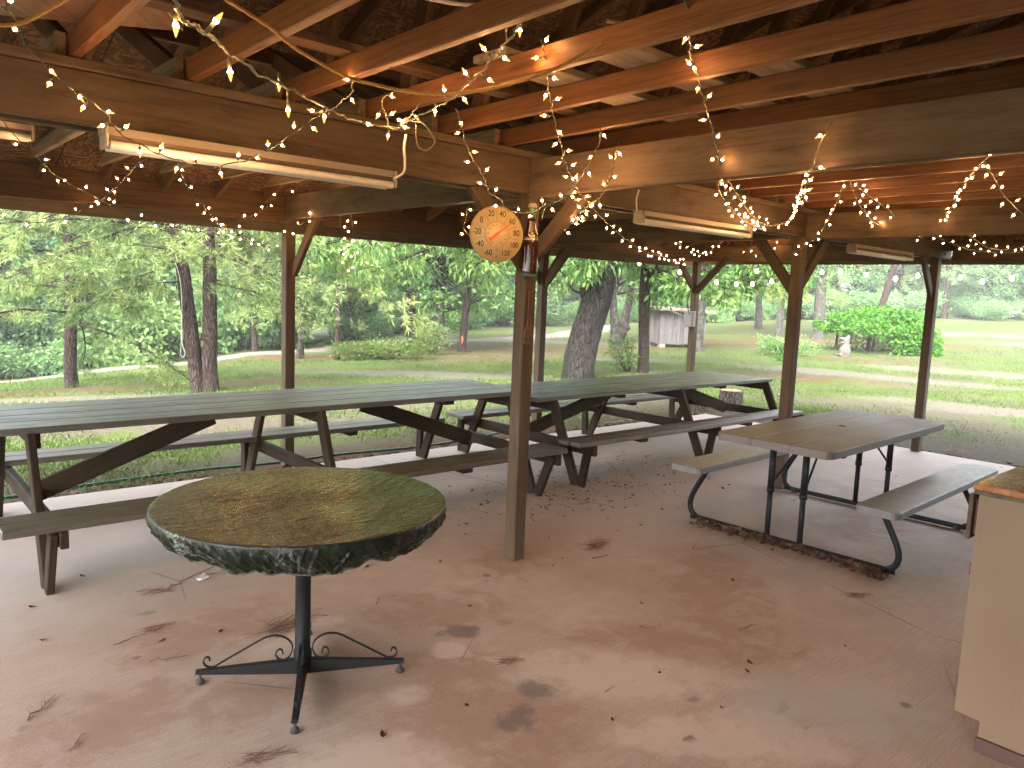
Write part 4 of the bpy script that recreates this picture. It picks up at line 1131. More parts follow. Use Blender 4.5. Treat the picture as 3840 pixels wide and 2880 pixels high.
string_light('s26', 'short string light looping along the joist end right of the nearest strand', 0.081, seed=26)
string_light('s27', 'short string light bunched on the long beam top above the white power cord', 0.063, seed=27)
string_light('globe', 'dark cord with globe bulbs hung outside the far eave, sagging at right', .27, wire='wire', wr=.004, globe=True, seed=30, off=.03)
string_light('globe2', 'dark cord with globe bulbs hung outside the far eave near the far corner post', .55, wire='wire', wr=.004, globe=True, seed=31, off=.03)

def cord(key, name, label, cat, r, mat, n=8, group=None, twist=False):
    path = smooth_path(STR[key], 10); base = path[0].copy()
    b = MB()
    if twist:
        for ph in (0, 2.1, 4.2):
            b.tube([p - base + Vector((math.sin(i * .9 + ph), math.cos(i * .9 + ph) * .7, math.cos(i * .9 + ph))) * r * .55 for i, p in enumerate(path)], r * .62, 6)
    else: b.tube([p - base for p in path], r, n)
    o = b.build(name, mat); o.location = base
    return tag(o, label, cat, group)
cord('rope', 'rope', 'yellow twisted rope sagging in one long curve beneath the red brown joists', 'rope', .006, M['rope'], twist=True)
cord('rope2', 'rope', 'short yellow rope at the upper left corner beside the stored dark panel', 'rope', .005, M['rope'], twist=True)
cord('cable', 'electric_cable', 'grey white cable sagging at the top centre edge above the joists', 'cable', .009, M['cable'])
cord('cable2', 'electric_cable', 'grey white cable between joists right of the top centre', 'cable', .010, M['cable'])
cord('cable3', 'electric_cable', 'grey white cable above the joists at the upper right', 'cable', .010, M['cable'])
cord('cord1', 'power_cord', 'white power cord dropping from the beam to the longest strip light', 'cord', .005, M['whitecord'])
cord('cord2', 'power_cord', 'white power cord dropping to the strip light right of the thermometers', 'cord', .005, M['whitecord'])
cord('loop', 'wire_loop', 'slack loop of pale wire hanging on the long beam near the strip light cord', 'wire', .0028, M['wire_pale'])
cord('cord3', 'power_cord', 'thin dark cord hanging from the braces to the white box on the far corner post', 'cord', .008, M['wire'])

# things stored up on the joists
def top_mesh(name, label, cat, mb, mat, group=None):
    o = mb.build(name, mat); return tag(o, label, cat, group)
b = MB()
b.board((.16, 2.25, 2.494), (.72, 3.13, 2.494), .62, .032, e=.002)
pn = top_mesh('plywood_sheet', 'dark flat panel with orange chipboard edge stored on the joists at upper left', 'panel', b, M['panel'])
b = MB(); d = Vector((.56, .88, 0)).normalized(); c = Vector((d.y, -d.x, 0))
p0 = Vector((.72, 3.13, 2.494)) + d * .003; b.board(p0 - c * .3, p0 + c * .3, .004, .03, e=.001); b.build('chipboard_edge', M['chip'], pn)
p1 = Vector((.44, 2.69, 2.494)) + c * .313; b = MB(); b.board(p1 - d * .52, p1 + d * .52, .004, .03, e=.001); b.build('chipboard_edge', M['chip'], pn)
b = MB(); p2 = Vector((.44, 2.69, 2.494)) - c * .313; b.board(p2 - d * .52, p2 + d * .52, .004, .03, e=.001); b.build('chipboard_edge', M['chip'], pn)
for i, (y, x0, x1, lab) in enumerate(((2.35, 1.9, 5.4, 'pale old plank lying across the joists, nearest the long beam'),
                                 (1.95, 2.0, 5.9, 'pale old plank lying across the joists, middle of three at upper right'),
                                 (1.62, 2.6, 6.6, 'pale old plank lying across the joists, rightmost of three at upper right'))):
    b = MB(); b.board((x0, y, 2.484), (x1, y + .08, 2.484), .19, .03); top_mesh('stored_plank', lab, 'plank', b, M['plank'], 'planks stored on the joists')

# white junction box on the far corner post
jb = thing('junction_box', 'small white electric box fixed to the far corner post', 'electric box', (9.0, 6.42, 1.32))
b = MB(); b.box(-.06, .012, -.075, .075, -.11, .11, e=.008, ax=2); b.build('housing', M['whitebox'], jb)
b = MB(); b.box(-.066, -.0605, -.06, .06, -.09, .09, e=.002, ax=2); b.build('cover_plate', M['whitebox'], jb)

# garden hose along the slab edge
rng = random.Random(5)
hp = [(-.5, 6.40), (.6, 6.52), (1.4, 6.64), (2.3, 6.70), (3.0, 6.62), (3.7, 6.64), (4.6, 6.55), (5.6, 6.7), (6.3, 6.95), (7.0, 7.0), (7.6, 7.25), (8.2, 7.2), (8.6, 6.9), (8.2, 6.6), (7.4, 6.55)]
b = MB(); b.tube([p + Vector((0, 0, terr(p.x, p.y) + .012)) for p in smooth_path([(x, y, 0) for x, y in hp], 8)], .011, 8)
top_mesh('garden_hose', 'green garden hose lying on bare soil along the edge of the concrete floor', 'hose', b, M['hose'])

# ------------------------------------------------------------------ leaves, twigs and needles on the floor
def leaf_proto(seed, L, W, curl):
    r = random.Random(seed); b = MB(); n = 7; vs = []; fs = []
    for i in range(n):
        u = i / (n - 1); w = W * math.sin(math.pi * (u * .9 + .05)) ** .8 * (1 + .25 * math.sin(u * 19 + seed))
        z = .004 + curl * (abs(u - .5) * 2) ** 2 * L
        for s in (-1, 0, 1): vs.append(((u - .5) * L, s * w, z + abs(s) * curl * .8 * L * r.uniform(.4, 1)))
    for i in range(n - 1):
        for k in range(2): fs.append((i*3+k, i*3+k+1, i*3+4+k, i*3+3+k))
    b.add(vs, fs, None, True); b.tube([(-.5 * L, 0, .005 + curl * L), (-.8 * L, .05 * L, .003)], .0008, 4)
    me = b.mesh('dry_leaf')
    at = me.attributes.new('rnd', 'FLOAT', 'POINT'); at.data.foreach_set('value', [r.random()] * len(me.vertices))
    me.materials.append(M['litter']); return me
def twig_proto(seed, L, nb):
    r = random.Random(seed); b = MB(); p = [Vector((-L/2, 0, .003))]
    for i in range(5): p.append(p[-1] + Vector((L/5, r.uniform(-.12, .12) * L, r.uniform(-.002, .004))))
    for q in p: q.z = max(.002, q.z)
    b.tube(p, [.0028, .0026, .0022, .0018, .0014, .0008], 5)
    for k in range(nb):
        i = r.randint(1, 4); d = Vector((r.uniform(.3, 1), r.choice((-1, 1)) * r.uniform(.4, 1), .15)) * L * r.uniform(.12, .3)
        b.tube([p[i], p[i] + d], [.0014, .0006], 4)
    me = b.mesh('twig'); me.materials.append(M['twig']); return me
def needle_proto(seed, n, L):
    r = random.Random(seed); b = MB()
    for k in range(n):
        a = r.gauss(0, .5); c = Vector((r.gauss(0, L * .35), r.gauss(0, L * .14), r.uniform(.002, .014)))
        d = Vector((math.cos(a), math.sin(a), r.uniform(-.06, .06))) * L * r.uniform(.25, .55)
        q0 = c - d; q1 = c + d; q0.z = max(.0015, q0.z); q1.z = max(.0015, q1.z); b.tube([q0, q1], .0009, 4)
    me = b.mesh('needle_cluster'); me.materials.append(M['twig']); return me
LP = [leaf_proto(s, *q) for s, q in ((1, (.06, .014, .12)), (2, (.045, .017, .2)), (3, (.075, .016, .08)), (4, (.035, .012, .3)))]
TP = [twig_proto(1, .10, 2), twig_proto(2, .16, 4), twig_proto(3, .07, 1)]
NP = [needle_proto(1, 26, .10), needle_proto(2, 45, .16)]
def drop(me, name, x, y, rz, sc, label, cat, group, z=0.0):
    o = bpy.data.objects.new(name, me); COL.objects.link(o)
    o.location = (x, y, z); o.rotation_euler = (0, 0, rz); o.scale = (sc,) * 3
    return tag(o, label, cat, group)
G1 = 'dry leaves scattered on the concrete floor'; G2 = 'twigs scattered on the concrete floor'
for (x, y, rz, sc, k, lab) in ((3.58, 3.17, .5, 1.0, 1, 'cluster of brown pine needles on the floor between centre post and plastic table'),
        (1.48, 3.23, .3, 1.25, 1, 'largest cluster of brown pine needles on the floor behind the round table pedestal'),
        (2.11, 2.35, -.4, .8, 0, 'small dark pine needle sprig on the floor right of the round table foot'),
        (1.01, 3.55, .1, 1.0, 0, 'reddish pine needle sprig on the floor left of the round table pedestal'),
        (4.18, 1.76, -.6, .9, 0, 'pine needle tuft on the floor near the front of the plastic table frame'),
        (.99, 2.34, -.35, 1.2, 0, 'pine needle sprig on the floor at the bottom edge of the photo'),
        (1.15, 3.99, -.5, .9, 0, 'pine needle sprig on the floor in front of the dark bench')):
    drop(NP[k], 'needle_cluster', x, y, rz, sc, lab, 'pine needles', 'pine needle clusters on the floor')
for (x, y, rz, k) in ((.98, 3.21, -.5, 1), (.55, 2.8, .9, 0), (.51, 3.1, .7, 1), (1.15, 4.0, -.6, 1), (2.0, 3.23, 1.0, 2), (3.45, 3.01, -.3, 0), (2.3, 1.92, .2, 2), (.89, 3.5, .2, 0), (1.30, 4.02, .4, 1), (1.47, 4.05, -.7, 1), (2.9, 2.2, -.8, 2), (4.3, 3.9, .3, 1), (5.1, 4.0, -.5, 1), (4.9, 4.25, .6, 0), (4.13, 2.8, .3, 0), (3.3, 1.9, -.2, 0)):
    drop(TP[k], 'twig', x, y, rz, random.uniform(.8, 1.2), 'thin dry brown twig lying on the concrete floor', 'twig', G2)
rg = random.Random(21)
spots = [(2.55, 1.55), (2.14, 1.76), (1.76, 2.17), (3.9, 4.01), (3.24, 3.13), (.92, 4.42), (.61, 3.71), (3.1, 2.4), (3.8, 2.3), (2.6, 3.5), (3.3, 3.7), (2.35, 2.9), (1.4, 2.2), (3.5, 1.5), (2.9, 1.65), (3.95, 3.3), (6.0, 2.35), (6.9, 2.5), (7.6, 2.2)]
for k in range(26): spots.append((rg.uniform(4.2, 6.2), rg.uniform(3.6, 4.9)))
for k in range(10): spots.append((rg.uniform(3.0, 4.4), rg.uniform(3.7, 5.0)))
for k in range(9): spots.append((rg.uniform(2.0, 5.2), rg.uniform(1.4, 4.2)))
for k in range(8): spots.append((rg.uniform(.5, 2.5), rg.uniform(3.0, 4.4)))
for x, y in spots:
    drop(rg.choice(LP), 'dry_leaf', x, y, rg.uniform(0, 6.28), rg.uniform(.32, .68), 'small curled dry brown leaf lying on the concrete floor', 'leaf', G1)
b = MB(); b.board((-.03, 0, .006), (.03, .01, .010), .03, .006); b.board((-.02, -.015, .012), (.02, .03, .02), .02, .004, roll=.6)
o = b.build('paper_scrap', M['scrap']); o.location = (1.41, 4.02, 0); tag(o, 'crumpled white scrap on the floor among twigs left of the round table', 'scrap')

def litter(name, label, pts, spread, n, seed, zf, big=1.0):
    r = random.Random(seed); b = MB(); rn = []
    for k in range(n):
        i = r.randint(0, len(pts) - 2); u = r.random()
        p = Vector(pts[i]).lerp(Vector(pts[i+1]), u); p.x += r.gauss(0, spread); p.y += r.gauss(0, spread)
        L = r.uniform(.012, .04) * big; a = r.uniform(0, 6.28); c, s = math.cos(a) * L, math.sin(a) * L; w = r.uniform(.15, .4)
        z = zf(p.x, p.y) + r.uniform(.002, .03)
        t = [r.uniform(-.4, .8) * L for _ in range(4)]
        vs = [(p.x - c, p.y - s, z + max(0, t[0])), (p.x + s * w, p.y - c * w, z + max(0, t[1])), (p.x + c, p.y + s, z + max(0, t[2])), (p.x - s * w, p.y + c * w, z + max(0, t[3]))]
        b.add(vs, [(0, 1, 2), (0, 2, 3)]); rn += [r.random()] * 4
    me = b.mesh(name); at = me.attributes.new('rnd', 'FLOAT', 'POINT'); at.data.foreach_set('value', rn)
    return tag(link(name, me, M['litter']), label, 'leaf litter', kind='stuff')
zf0 = lambda x, y: 0.0
litter('leaf_litter', 'drift of dry leaves caught under the steel frame of the plastic table', [(4.56, 3.05, 0), (4.60, 2.5, 0), (4.60, 1.9, 0), (4.55, 1.80, 0)], .026, 1100, 3, zf0, .9)
litter('leaf_litter', 'brown leaf litter along the far edge of the concrete floor', [(-.5, 6.22, 0), (3.2, 6.26, 0), (6, 6.24, 0), (9.2, 6.3, 0), (9.25, 3, 0), (9.25, 0, 0)], .07, 3200, 4, lambda x, y: -.06)
litter('leaf_litter', 'leaf crumbs on the floor under the long wooden tables', [(3.6, 4.2, 0), (4.6, 4.1, 0), (5.8, 4.4, 0)], .33, 420, 5, zf0, .55)
# ------------------------------------------------------------------ foliage builders
RT = Vector((.7486, -.6630, 0)); FW = Vector((.6630, .7486, 0))      # right and away as the clearing is seen from the floor
def unit(a): return a / np.maximum(1e-9, np.linalg.norm(a, axis=1, keepdims=True))
def leaf_mesh(name, C, D, L, W, rs, fold=.25, rnd=None):
    """one kite-shaped leaf per centre; D = direction of growth"""
    C = np.asarray(C, dtype=np.float32); N = len(C)
    D = unit(np.asarray(D, dtype=np.float32)); A = rs.normal(size=(N, 3)).astype(np.float32)
    S = unit(np.cross(D, A)); U = np.cross(S, D)
    l = (L * rs.uniform(.65, 1.25, (N, 1))).astype(np.float32); w = (W * rs.uniform(.7, 1.2, (N, 1))).astype(np.float32)
    f = U * (w * fold)
    V = np.stack([C, C + D * l * .45 + S * w * .5 + f, C + D * l, C + D * l * .45 - S * w * .5 + f], 1).reshape(-1, 3)
    me = bpy.data.meshes.new(name)
    me.vertices.add(N * 4); me.vertices.foreach_set('co', V.ravel().astype(np.float32))
    i = np.arange(N, dtype=np.int32)[:, None] * 4
    idx = np.concatenate([i, i + 1, i + 2, i, i + 2, i + 3], 1).ravel()
    me.loops.add(N * 6); me.loops.foreach_set('vertex_index', idx)
    me.polygons.add(N * 2); me.polygons.foreach_set('loop_start', np.arange(N * 2, dtype=np.int32) * 3)
    at = me.attributes.new('rnd', 'FLOAT', 'POINT')
    r = rs.uniform(0, 1, N) if rnd is None else rnd
    at.data.foreach_set('value', np.repeat(r, 4).astype(np.float32))
    me.update(calc_edges=True)
    return me

def limb_path(p, d, L, rs, droop=.25, n=7, wig=.08):
    pts = [Vector(p)]; d = Vector(d).normalized()
    for i in range(n):
        d = (d + Vector((rs.normal() * wig, rs.normal() * wig, rs.normal() * wig * .6 - droop / n))).normalized()
        pts.append(pts[-1] + d * (L / n))
    return pts

def pine(seed, limbs, base_len, rs_n=9, L=.13, W=.011, tw=9, top=None, twig_len=.55, droop=.35):
    """limbs: list of (origin, direction, length, radius); gives wood MB and needle mesh"""
    rs = np.random.RandomState(seed); wb = MB(); PC = []; PD = []; RN = []
    for o, d, ln, r in limbs:
        pts = limb_path(o, d, ln, rs, droop)
        wb.tube(pts, [max(.004, r * (1 - i / len(pts) * .85)) for i in range(len(pts))], 6)
        tone = rs.uniform(.1, .9)
        for k in range(int(tw * ln)):
            u = rs.uniform(.18, 1) * (len(pts) - 1); i = min(int(u), len(pts) - 2); q = pts[i].lerp(pts[i+1], u - i)
            t = (pts[i+1] - pts[i]).normalized()
            sd = t.cross(Vector((0, 0, 1))).normalized() * rs.choice((-1, 1))
            dd = (t * rs.uniform(.2, .9) + sd * rs.uniform(.4, 1) + Vector((0, 0, rs.uniform(-.55, .35)))).normalized()
            tl = twig_len * rs.uniform(.4, 1.2)
            tp = limb_path(q, dd, tl, rs, .3, 4, .12)
            wb.tube(tp, [.006, .005, .004, .003, .002], 4, caps=False)
            for m in range(max(2, int(tl / .065))):
                v = rs.uniform(.25, 1.0) * 4; j = min(int(v), 3); c = tp[j].lerp(tp[j+1], v - j); t2 = (tp[j+1] - tp[j]).normalized()
                for _ in range(rs_n):
                    PC.append(c); PD.append(t2 * .55 + Vector((rs.normal(), rs.normal(), rs.normal())) * .62); RN.append(np.clip(tone + rs.normal() * .2, 0, 1))
    rs2 = np.random.RandomState(seed + 1)
    return wb, leaf_mesh('crown', np.array([tuple(c) for c in PC]), np.array([tuple(c) for c in PD]), L, W, rs2, .1, np.array(RN))

def broad(seed, clusters, per, L, W, spread=(.45, .45, .3), hang=.3, origin=None, wr=.02, tone_sd=.16):
    """clusters: list of (centre, size); leaves gathered round each, limbs run from origin to it"""
    rs = np.random.RandomState(seed); wb = MB(); C = []; D = []; RN = []
    for c, sz in clusters:
        c = np.array(tuple(c)); n = max(8, int(per * sz * sz))
        q = rs.normal(size=(n, 3)); q = q / np.linalg.norm(q, axis=1, keepdims=True) * (rs.uniform(.15, 1, (n, 1)) ** .55)
        C.append(c + q * np.array(spread) * sz * 1.5)
        d = q * .7 + rs.normal(size=(n, 3)) * .6; d[:, 2] -= hang; D.append(d)
        RN.append(np.clip(rs.uniform(.2, .75) + rs.normal(size=n) * tone_sd, 0, 1))
        if origin is not None:
            o = Vector(origin(Vector(c))); e = Vector(c); mid = o.lerp(e, .5) + Vector((rs.normal() * .12, rs.normal() * .12, .12)) * (e - o).length * .4
            pth = smooth_path([o, mid, e], 4); wb.tube(pth, [max(.003, wr * (1 - i / len(pth) * .85)) for i in range(len(pth))], 5, caps=False)
            for _ in range(3):
                wb.tube([e, e + Vector(rs.normal(size=3)) * .35 * sz], [.006, .002], 4, caps=False)
    return wb, leaf_mesh('crown', np.concatenate(C), np.concatenate(D), L, W, np.random.RandomState(seed + 1), .3, np.concatenate(RN))

def trunk_mb(pts, radii, n=14, seed=0, flare=1.6, b=None):
    b = b or MB(); rs = np.random.RandomState(seed)
    P = smooth_path(pts, 5); m = len(P)
    vs = []; gs = []; fs = []; ph = rs.uniform(0, 6.28, 4)
    for i, p in enumerate(P):
        u = i / (m - 1) * (len(radii) - 1); k = min(int(u), len(radii) - 2); r = radii[k] + (radii[k+1] - radii[k]) * (u - k)
        h = p.z - P[0].z; fl = 1 + (flare - 1) * math.exp(-max(0, h) / .16)
        for q in range(n):
            a = 2 * math.pi * q / n
            rr = r * (1 + (fl - 1) * (.7 + .5 * math.sin(3 * a + ph[0]))) * (1 + .06 * math.sin(2 * a + ph[1] + h * 2) + .05 * math.sin(5 * a + ph[2] - h * 3) + rs.uniform(-.03, .03))
            vs.append((p.x + math.cos(a) * rr, p.y + math.sin(a) * rr, p.z)); gs.append((h, a * r, 0))
    for i in range(m - 1):
        for q in range(n): fs.append((i*n+q, i*n+(q+1) % n, (i+1)*n+(q+1) % n, (i+1)*n+q))
    fs.append(tuple((m-1)*n+q for q in range(n)))
    b.add(vs, fs, gs, True); return b

def at_ground(x, y, dz=-.06): return Vector((x, y, terr(x, y) + dz))

# ------------------------------------------------------------------ trees that can be told apart
def limbs_for(rs, h0, h1, n, Lr, base=(0, 0), lean=Vector((0, 0, 0)), zt=8, r=.022, up=(-.15, .35), bias=None):
    out = []
    for k in range(n):
        z = h0 + (h1 - h0) * (k + rs.uniform(0, 1)) / n; a = rs.uniform(0, 6.283)
        d = Vector((math.cos(a), math.sin(a), rs.uniform(*up)))
        if bias is not None: d = (d + bias * rs.uniform(0, 1.2)).normalized()
        L = rs.uniform(*Lr) * (1 - .35 * max(0, (z - 3)) / zt)
        out.append((Vector((base[0], base[1], 0)) + lean * (z / 2.2) + Vector((0, 0, z)), d, L, r))
    return out

def pine_tree(name, label, x, y, h, rad, lean, limbs, barkm, seed, needle=(.13, .012), tw=11, nn=9, droop=.35, group='pines and oaks on the lawn', trunks=None):
    t = thing(name, label, 'tree', (x, y, terr(x, y)), 0, group)
    b = MB()
    for (dx, dy), ln in (trunks or [((0, 0), lean)]):
        pts = [Vector((dx, dy, -.08))] + [Vector((dx, dy, 0)) + ln * (z / 2.2) + Vector((.02 * math.sin(z * 2.1 + seed), .02 * math.cos(z * 1.7), z)) for z in (.35, 1, 2, 3.5, h * .6, h)]
        trunk_mb(pts, [rad * 1.05, rad, rad * .95, rad * .9, rad * .8, rad * .5, rad * .1], 14, seed, 1.35, b)
    tr = b.build('trunk', barkm, t)
    wb, me = pine(seed, limbs, 0, nn, needle[0], needle[1], tw, droop=droop)
    wb.build('limbs', barkm, t); link('crown', me, M['needles'], t)
    return t
rs = np.random.RandomState(5)
L_ = limbs_for(rs, 1.1, 4.2, 22, (1.6, 2.9), up=(-.2, .25)) + limbs_for(rs, 4.2, 8, 8, (1.2, 2.2))
pine_tree('pine_tree', 'slim red barked pine standing alone at far left beyond the long table', 3.09, 15.28, 9, .10, Vector((0, 0, 0)), L_, M['pinebark'], 11)
# twin-trunk pine in front of it, with one long limb reaching left
lnA = RT * -.335; lnB = RT * -.06
L_ = [(Vector((0, 0, 0)) + lnA * .92 + Vector((0, 0, 2.08)), -RT * 1 + Vector((0, 0, .16)), 3.6, .035),
      (Vector((0, 0, 0)) + lnA * 1.1 + Vector((0, 0, 2.45)), -RT * .9 - FW * .35 + Vector((0, 0, .1)), 3.0, .03),
      (RT * .17 + lnB + Vector((0, 0, 2.2)), RT * .9 - FW * .3 + Vector((0, 0, -.15)), 1.9, .022),
      (RT * .17 + lnB * .7 + Vector((0, 0, 1.75)), RT * .8 - FW * .5 + Vector((0, 0, -.05)), 1.5, .016),
      (lnA * .8 + Vector((0, 0, 1.7)), -FW * .8 - RT * .4 + Vector((0, 0, -.1)), 1.1, .014)]
L_ += limbs_for(rs, 1.9, 4.4, 22, (1.3, 3.0), lean=lnA, up=(-.25, .2), bias=-RT * .6) + limbs_for(rs, 1.7, 4.2, 13, (1.2, 2.3), base=tuple(RT.xy * .17), lean=lnB, up=(-.2, .2), bias=RT * .5) + limbs_for(rs, 4, 8, 7, (1.2, 2.2))
tb = pine_tree('twin_pine_tree', 'pine with two leaning trunks joined at the foot, behind the long grey table', 4.20, 12.0, 9, .108, lnA, L_, M['pinebark'], 23, tw=11,
               trunks=[((0, 0), lnA), (tuple(RT.xy * .175), lnB)])
b = MB(); rp = [Vector((4.2, 12.0, -.14)) + lnA * 1.0 + Vector((0, 0, 2.1)) - FW * .14 - RT * .02]
for dz, dx in ((1.75, .02), (1.4, .05), (1.05, .04), (.75, .05), (.62, .09), (.54, .06), (.60, .02), (.8, .035), (1.2, .05)):
    rp.append(Vector((4.2, 12.0, -.14)) + lnA * .78 - FW * .16 + RT * dx + Vector((0, 0, dz)))
b.tube(smooth_path(rp, 6), .006, 6); o = b.build('hanging_rope', M['paleropeg']); tag(o, 'pale rope loop hanging down beside the twin trunks of the pine', 'rope')

MID = [  # x, y, trunk radius, clear height, kind, label
    (10.50, 24.9, .11, 1.5, 'p', 'slender dark trunked tree left of the left post, beside the sand track'),
    (9.72, 19.99, .098, 1.65, 'p', 'grey trunked tree just right of the left post, in red pine straw'),
    (9.69, 17.84, .068, 1.75, 'p', 'thinnest straight dark trunk between the left post and the low bright bush'),
    (14.82, 22.0, .18, 1.9, 'b', 'stout dark trunked tree rising right behind the low bright bush'),
    (17.2, 24.0, .10, 1.3, 'b', 'brown trunk half hidden behind the paler trunk right of the low bush'),
    (14.18, 19.4, .078, 1.25, 'b', 'pale greenish trunk at the right end of the low bright bush'),
    (14.11, 18.24, .108, 1.55, 'b', 'dark trunk with a red mark near its foot, left of the centre post'),
    (29.6, 23.3, .14, 2.2, 'b', 'dark trunk seen between the brown trunk and the wooden shed'),
    (20.5, 14.24, .135, 2.6, 'p', 'lichen spotted trunk standing in front of the right end of the shed'),
    (36.8, 21.9, .18, 2.6, 'b', 'grey trunk on the grass slope right of the shed'),
    (31.5, 17.77, .14, 2.5, 'b', 'pale grey trunk just left of the second right post'),
    (31.77, 16.04, .225, 3.2, 'p', 'tall thick lichen covered trunk left of the leafy dome'),
    (37.5, 16.2, .18, 4.0, 'p', 'dark leaning trunk rising behind the leafy dome'),
    (88.1, 25.4, .24, 3.0, 'b', 'far grey trunked tree on the hilltop right of the last post'),
]
def crown_clusters(rs, z0, z1, rad, n, low=.35):
    out = []
    for k in range(n):
        u = rs.uniform(0, 1); z = z0 + (z1 - z0) * u
        rr = rad * (low + (1 - low) * math.sin(math.pi * min(1, .22 + u * .85))) * math.sqrt(rs.uniform(.1, 1)); a = rs.uniform(0, 6.283)
        out.append((Vector((rr * math.cos(a), rr * math.sin(a), z)), rs.uniform(.6, 1.15)))
    return out
def tree_protos():
    P = {}
    rs = np.random.RandomState(31)
    P['b'] = [broad(40 + s, crown_clusters(rs, .0, 5.2, 2.6, 62), 130, .17, .085, (.5, .5, .26), .35, lambda c: Vector((0, 0, max(-.2, c.z * .65 - .5))), .028) for s in range(2)]
    pl = []
    for s in range(2):
        ll = limbs_for(rs, 0.0, 5.5, 34, (1.2, 2.6), up=(-.35, .2))
        pl.append(pine(60 + s, ll, 0, 7, .20, .022, 5.5, droop=.4, twig_len=.6))
    P['p'] = pl
    out = {}
    for k, v in P.items():
        out[k] = []
        for wb, me in v:
            w = wb.mesh('limbs'); w.materials.append(M['greybark']); me.materials.append(M['broad'] if k == 'b' else M['needles']); out[k].append((w, me))
    return out
PROTO = tree_protos()
for i, (x, y, r, ch, kind, lab) in enumerate(MID):
    t = thing('pine_tree' if kind == 'p' else 'broadleaf_tree', lab, 'tree', (x, y, terr(x, y)), 0, 'pines and oaks on the lawn')
    rs = np.random.RandomState(100 + i); h = ch + 5.0
    ln = Vector((rs.normal() * .03, rs.normal() * .03, 0))
    if 'leaning' in lab: ln = RT * .22
    pts = [Vector((0, 0, -.08))] + [ln * z + Vector((rs.normal() * .015, rs.normal() * .015, z)) for z in (.3, .9, ch, ch + 1.6, h)]
    b = trunk_mb(pts, [r * 1.1, r * 1.02, r, r * .92, r * .7, r * .12], 12, i, 1.5)
    tr = b.build('trunk', M['lichenbark'] if 'lichen' in lab or 'pale' in lab else (M['pinebark'] if 'dark' in lab or 'thin' in lab else M['greybark']), t)
    if 'red mark' in lab:
        b = MB(); p = -FW * (r * 1.04); b.tube([p + Vector((0, 0, .22)), p + RT * .02 + Vector((0, 0, .34)), p + RT * .01 + Vector((0, 0, .46))], [.02, .03, .02], 6); b.build('red_mark', M['red'], tr)
    w, me = PROTO[kind][i % 2]; sc = (1.0, 1.0, 1.05, 1.15)[i % 4] * (1.5 if x > 60 else 1.0)
    for nm, mm in (('limbs', w), ('crown', me)):
        o = bpy.data.objects.new(nm, mm); COL.objects.link(o); o.parent = t
        o.location = ln * ch + Vector((0, 0, ch + .1)); o.scale = (sc, sc, sc); o.rotation_euler = (0, 0, i * 2.1)

# the big oak, leaning right, with limbs hanging over towards the pavilion
def oak():
    x, y = 11.16, 10.59; t = thing('oak_tree', 'big leaning oak with deeply furrowed dark trunk beyond the centre post', 'tree', (x, y, terr(x, y)), 0, 'pines and oaks on the lawn')
    pts = [Vector((0, 0, -.08)), RT * .03 + Vector((0, 0, .4)), RT * .13 + Vector((0, 0, 1.0)), RT * .33 + Vector((0, 0, 1.8)), RT * .45 + Vector((0, 0, 2.6)), RT * .5 + Vector((0, 0, 4.0)), RT * .5 + Vector((0, 0, 7))]
    b = trunk_mb(pts, [.335, .32, .295, .285, .275, .24, .12], 30, 2, 1.12)
    # broken stub with a thin dead branch on the left side
    s0 = RT * .06 + Vector((0, 0, 1.75)); 
    b.tube(smooth_path([RT * .2 + Vector((0, 0, 1.5)), s0 - RT * .02, s0 + RT * .02 + Vector((0, 0, .28))], 4), [.13, .12, .115, .10, .095, .09, .08, .07, .05], 10)
    b.tube(smooth_path([RT * -.02 + Vector((0, 0, 1.72)), RT * -.2 + Vector((0, 0, 1.80)), RT * -.42 + Vector((0, 0, 2.12)), RT * -.75 + Vector((0, 0, 2.3))], 4), .022, 6)
    b.tube(smooth_path([RT * -.2 + Vector((0, 0, 1.80)), RT * -.19 + Vector((0, 0, 2.3))], 4), .014, 6)
    b.build('trunk', M['oakbark'], t)
    rs = np.random.RandomState(8); cl = []
    for k in range(46):      # hanging out to the left and forward
        a = rs.uniform(-4.9, -.3); f = rs.uniform(-2.2, 1.5)
        cl.append((RT * a + FW * f + Vector((0, 0, rs.uniform(2.05, 3.0) - .06 * abs(a + 2.5))), rs.uniform(.5, .85)))
    for k in range(20):
        cl.append((RT * rs.uniform(-.2, 3.6) + FW * rs.uniform(-1.6, 1.5) + Vector((0, 0, rs.uniform(2.45, 3.2))), rs.uniform(.5, .85)))
    for k in range(10):
        cl.append((RT * rs.uniform(-.3, .25) - FW * rs.uniform(.45, .9) + Vector((0, 0, rs.uniform(2.05, 2.7))), rs.uniform(.35, .55)))
    for k in range(40): cl.append((RT * rs.uniform(-4, 4) + FW * rs.uniform(-3, 3) + Vector((0, 0, rs.uniform(3.2, 7))), rs.uniform(.8, 1.2)))
    wb, me = broad(71, cl, 210, .17, .05, (.5, .5, .34), .95, lambda c: Vector((RT.x * .5, RT.y * .5, 3.2)) if c.z < 4 else Vector((RT.x * .5, RT.y * .5, 4.2)), .045, .22)
    wb.build('limbs', M['oakbark'], t); link('crown', me, M['oakleaf'], t)
oak()
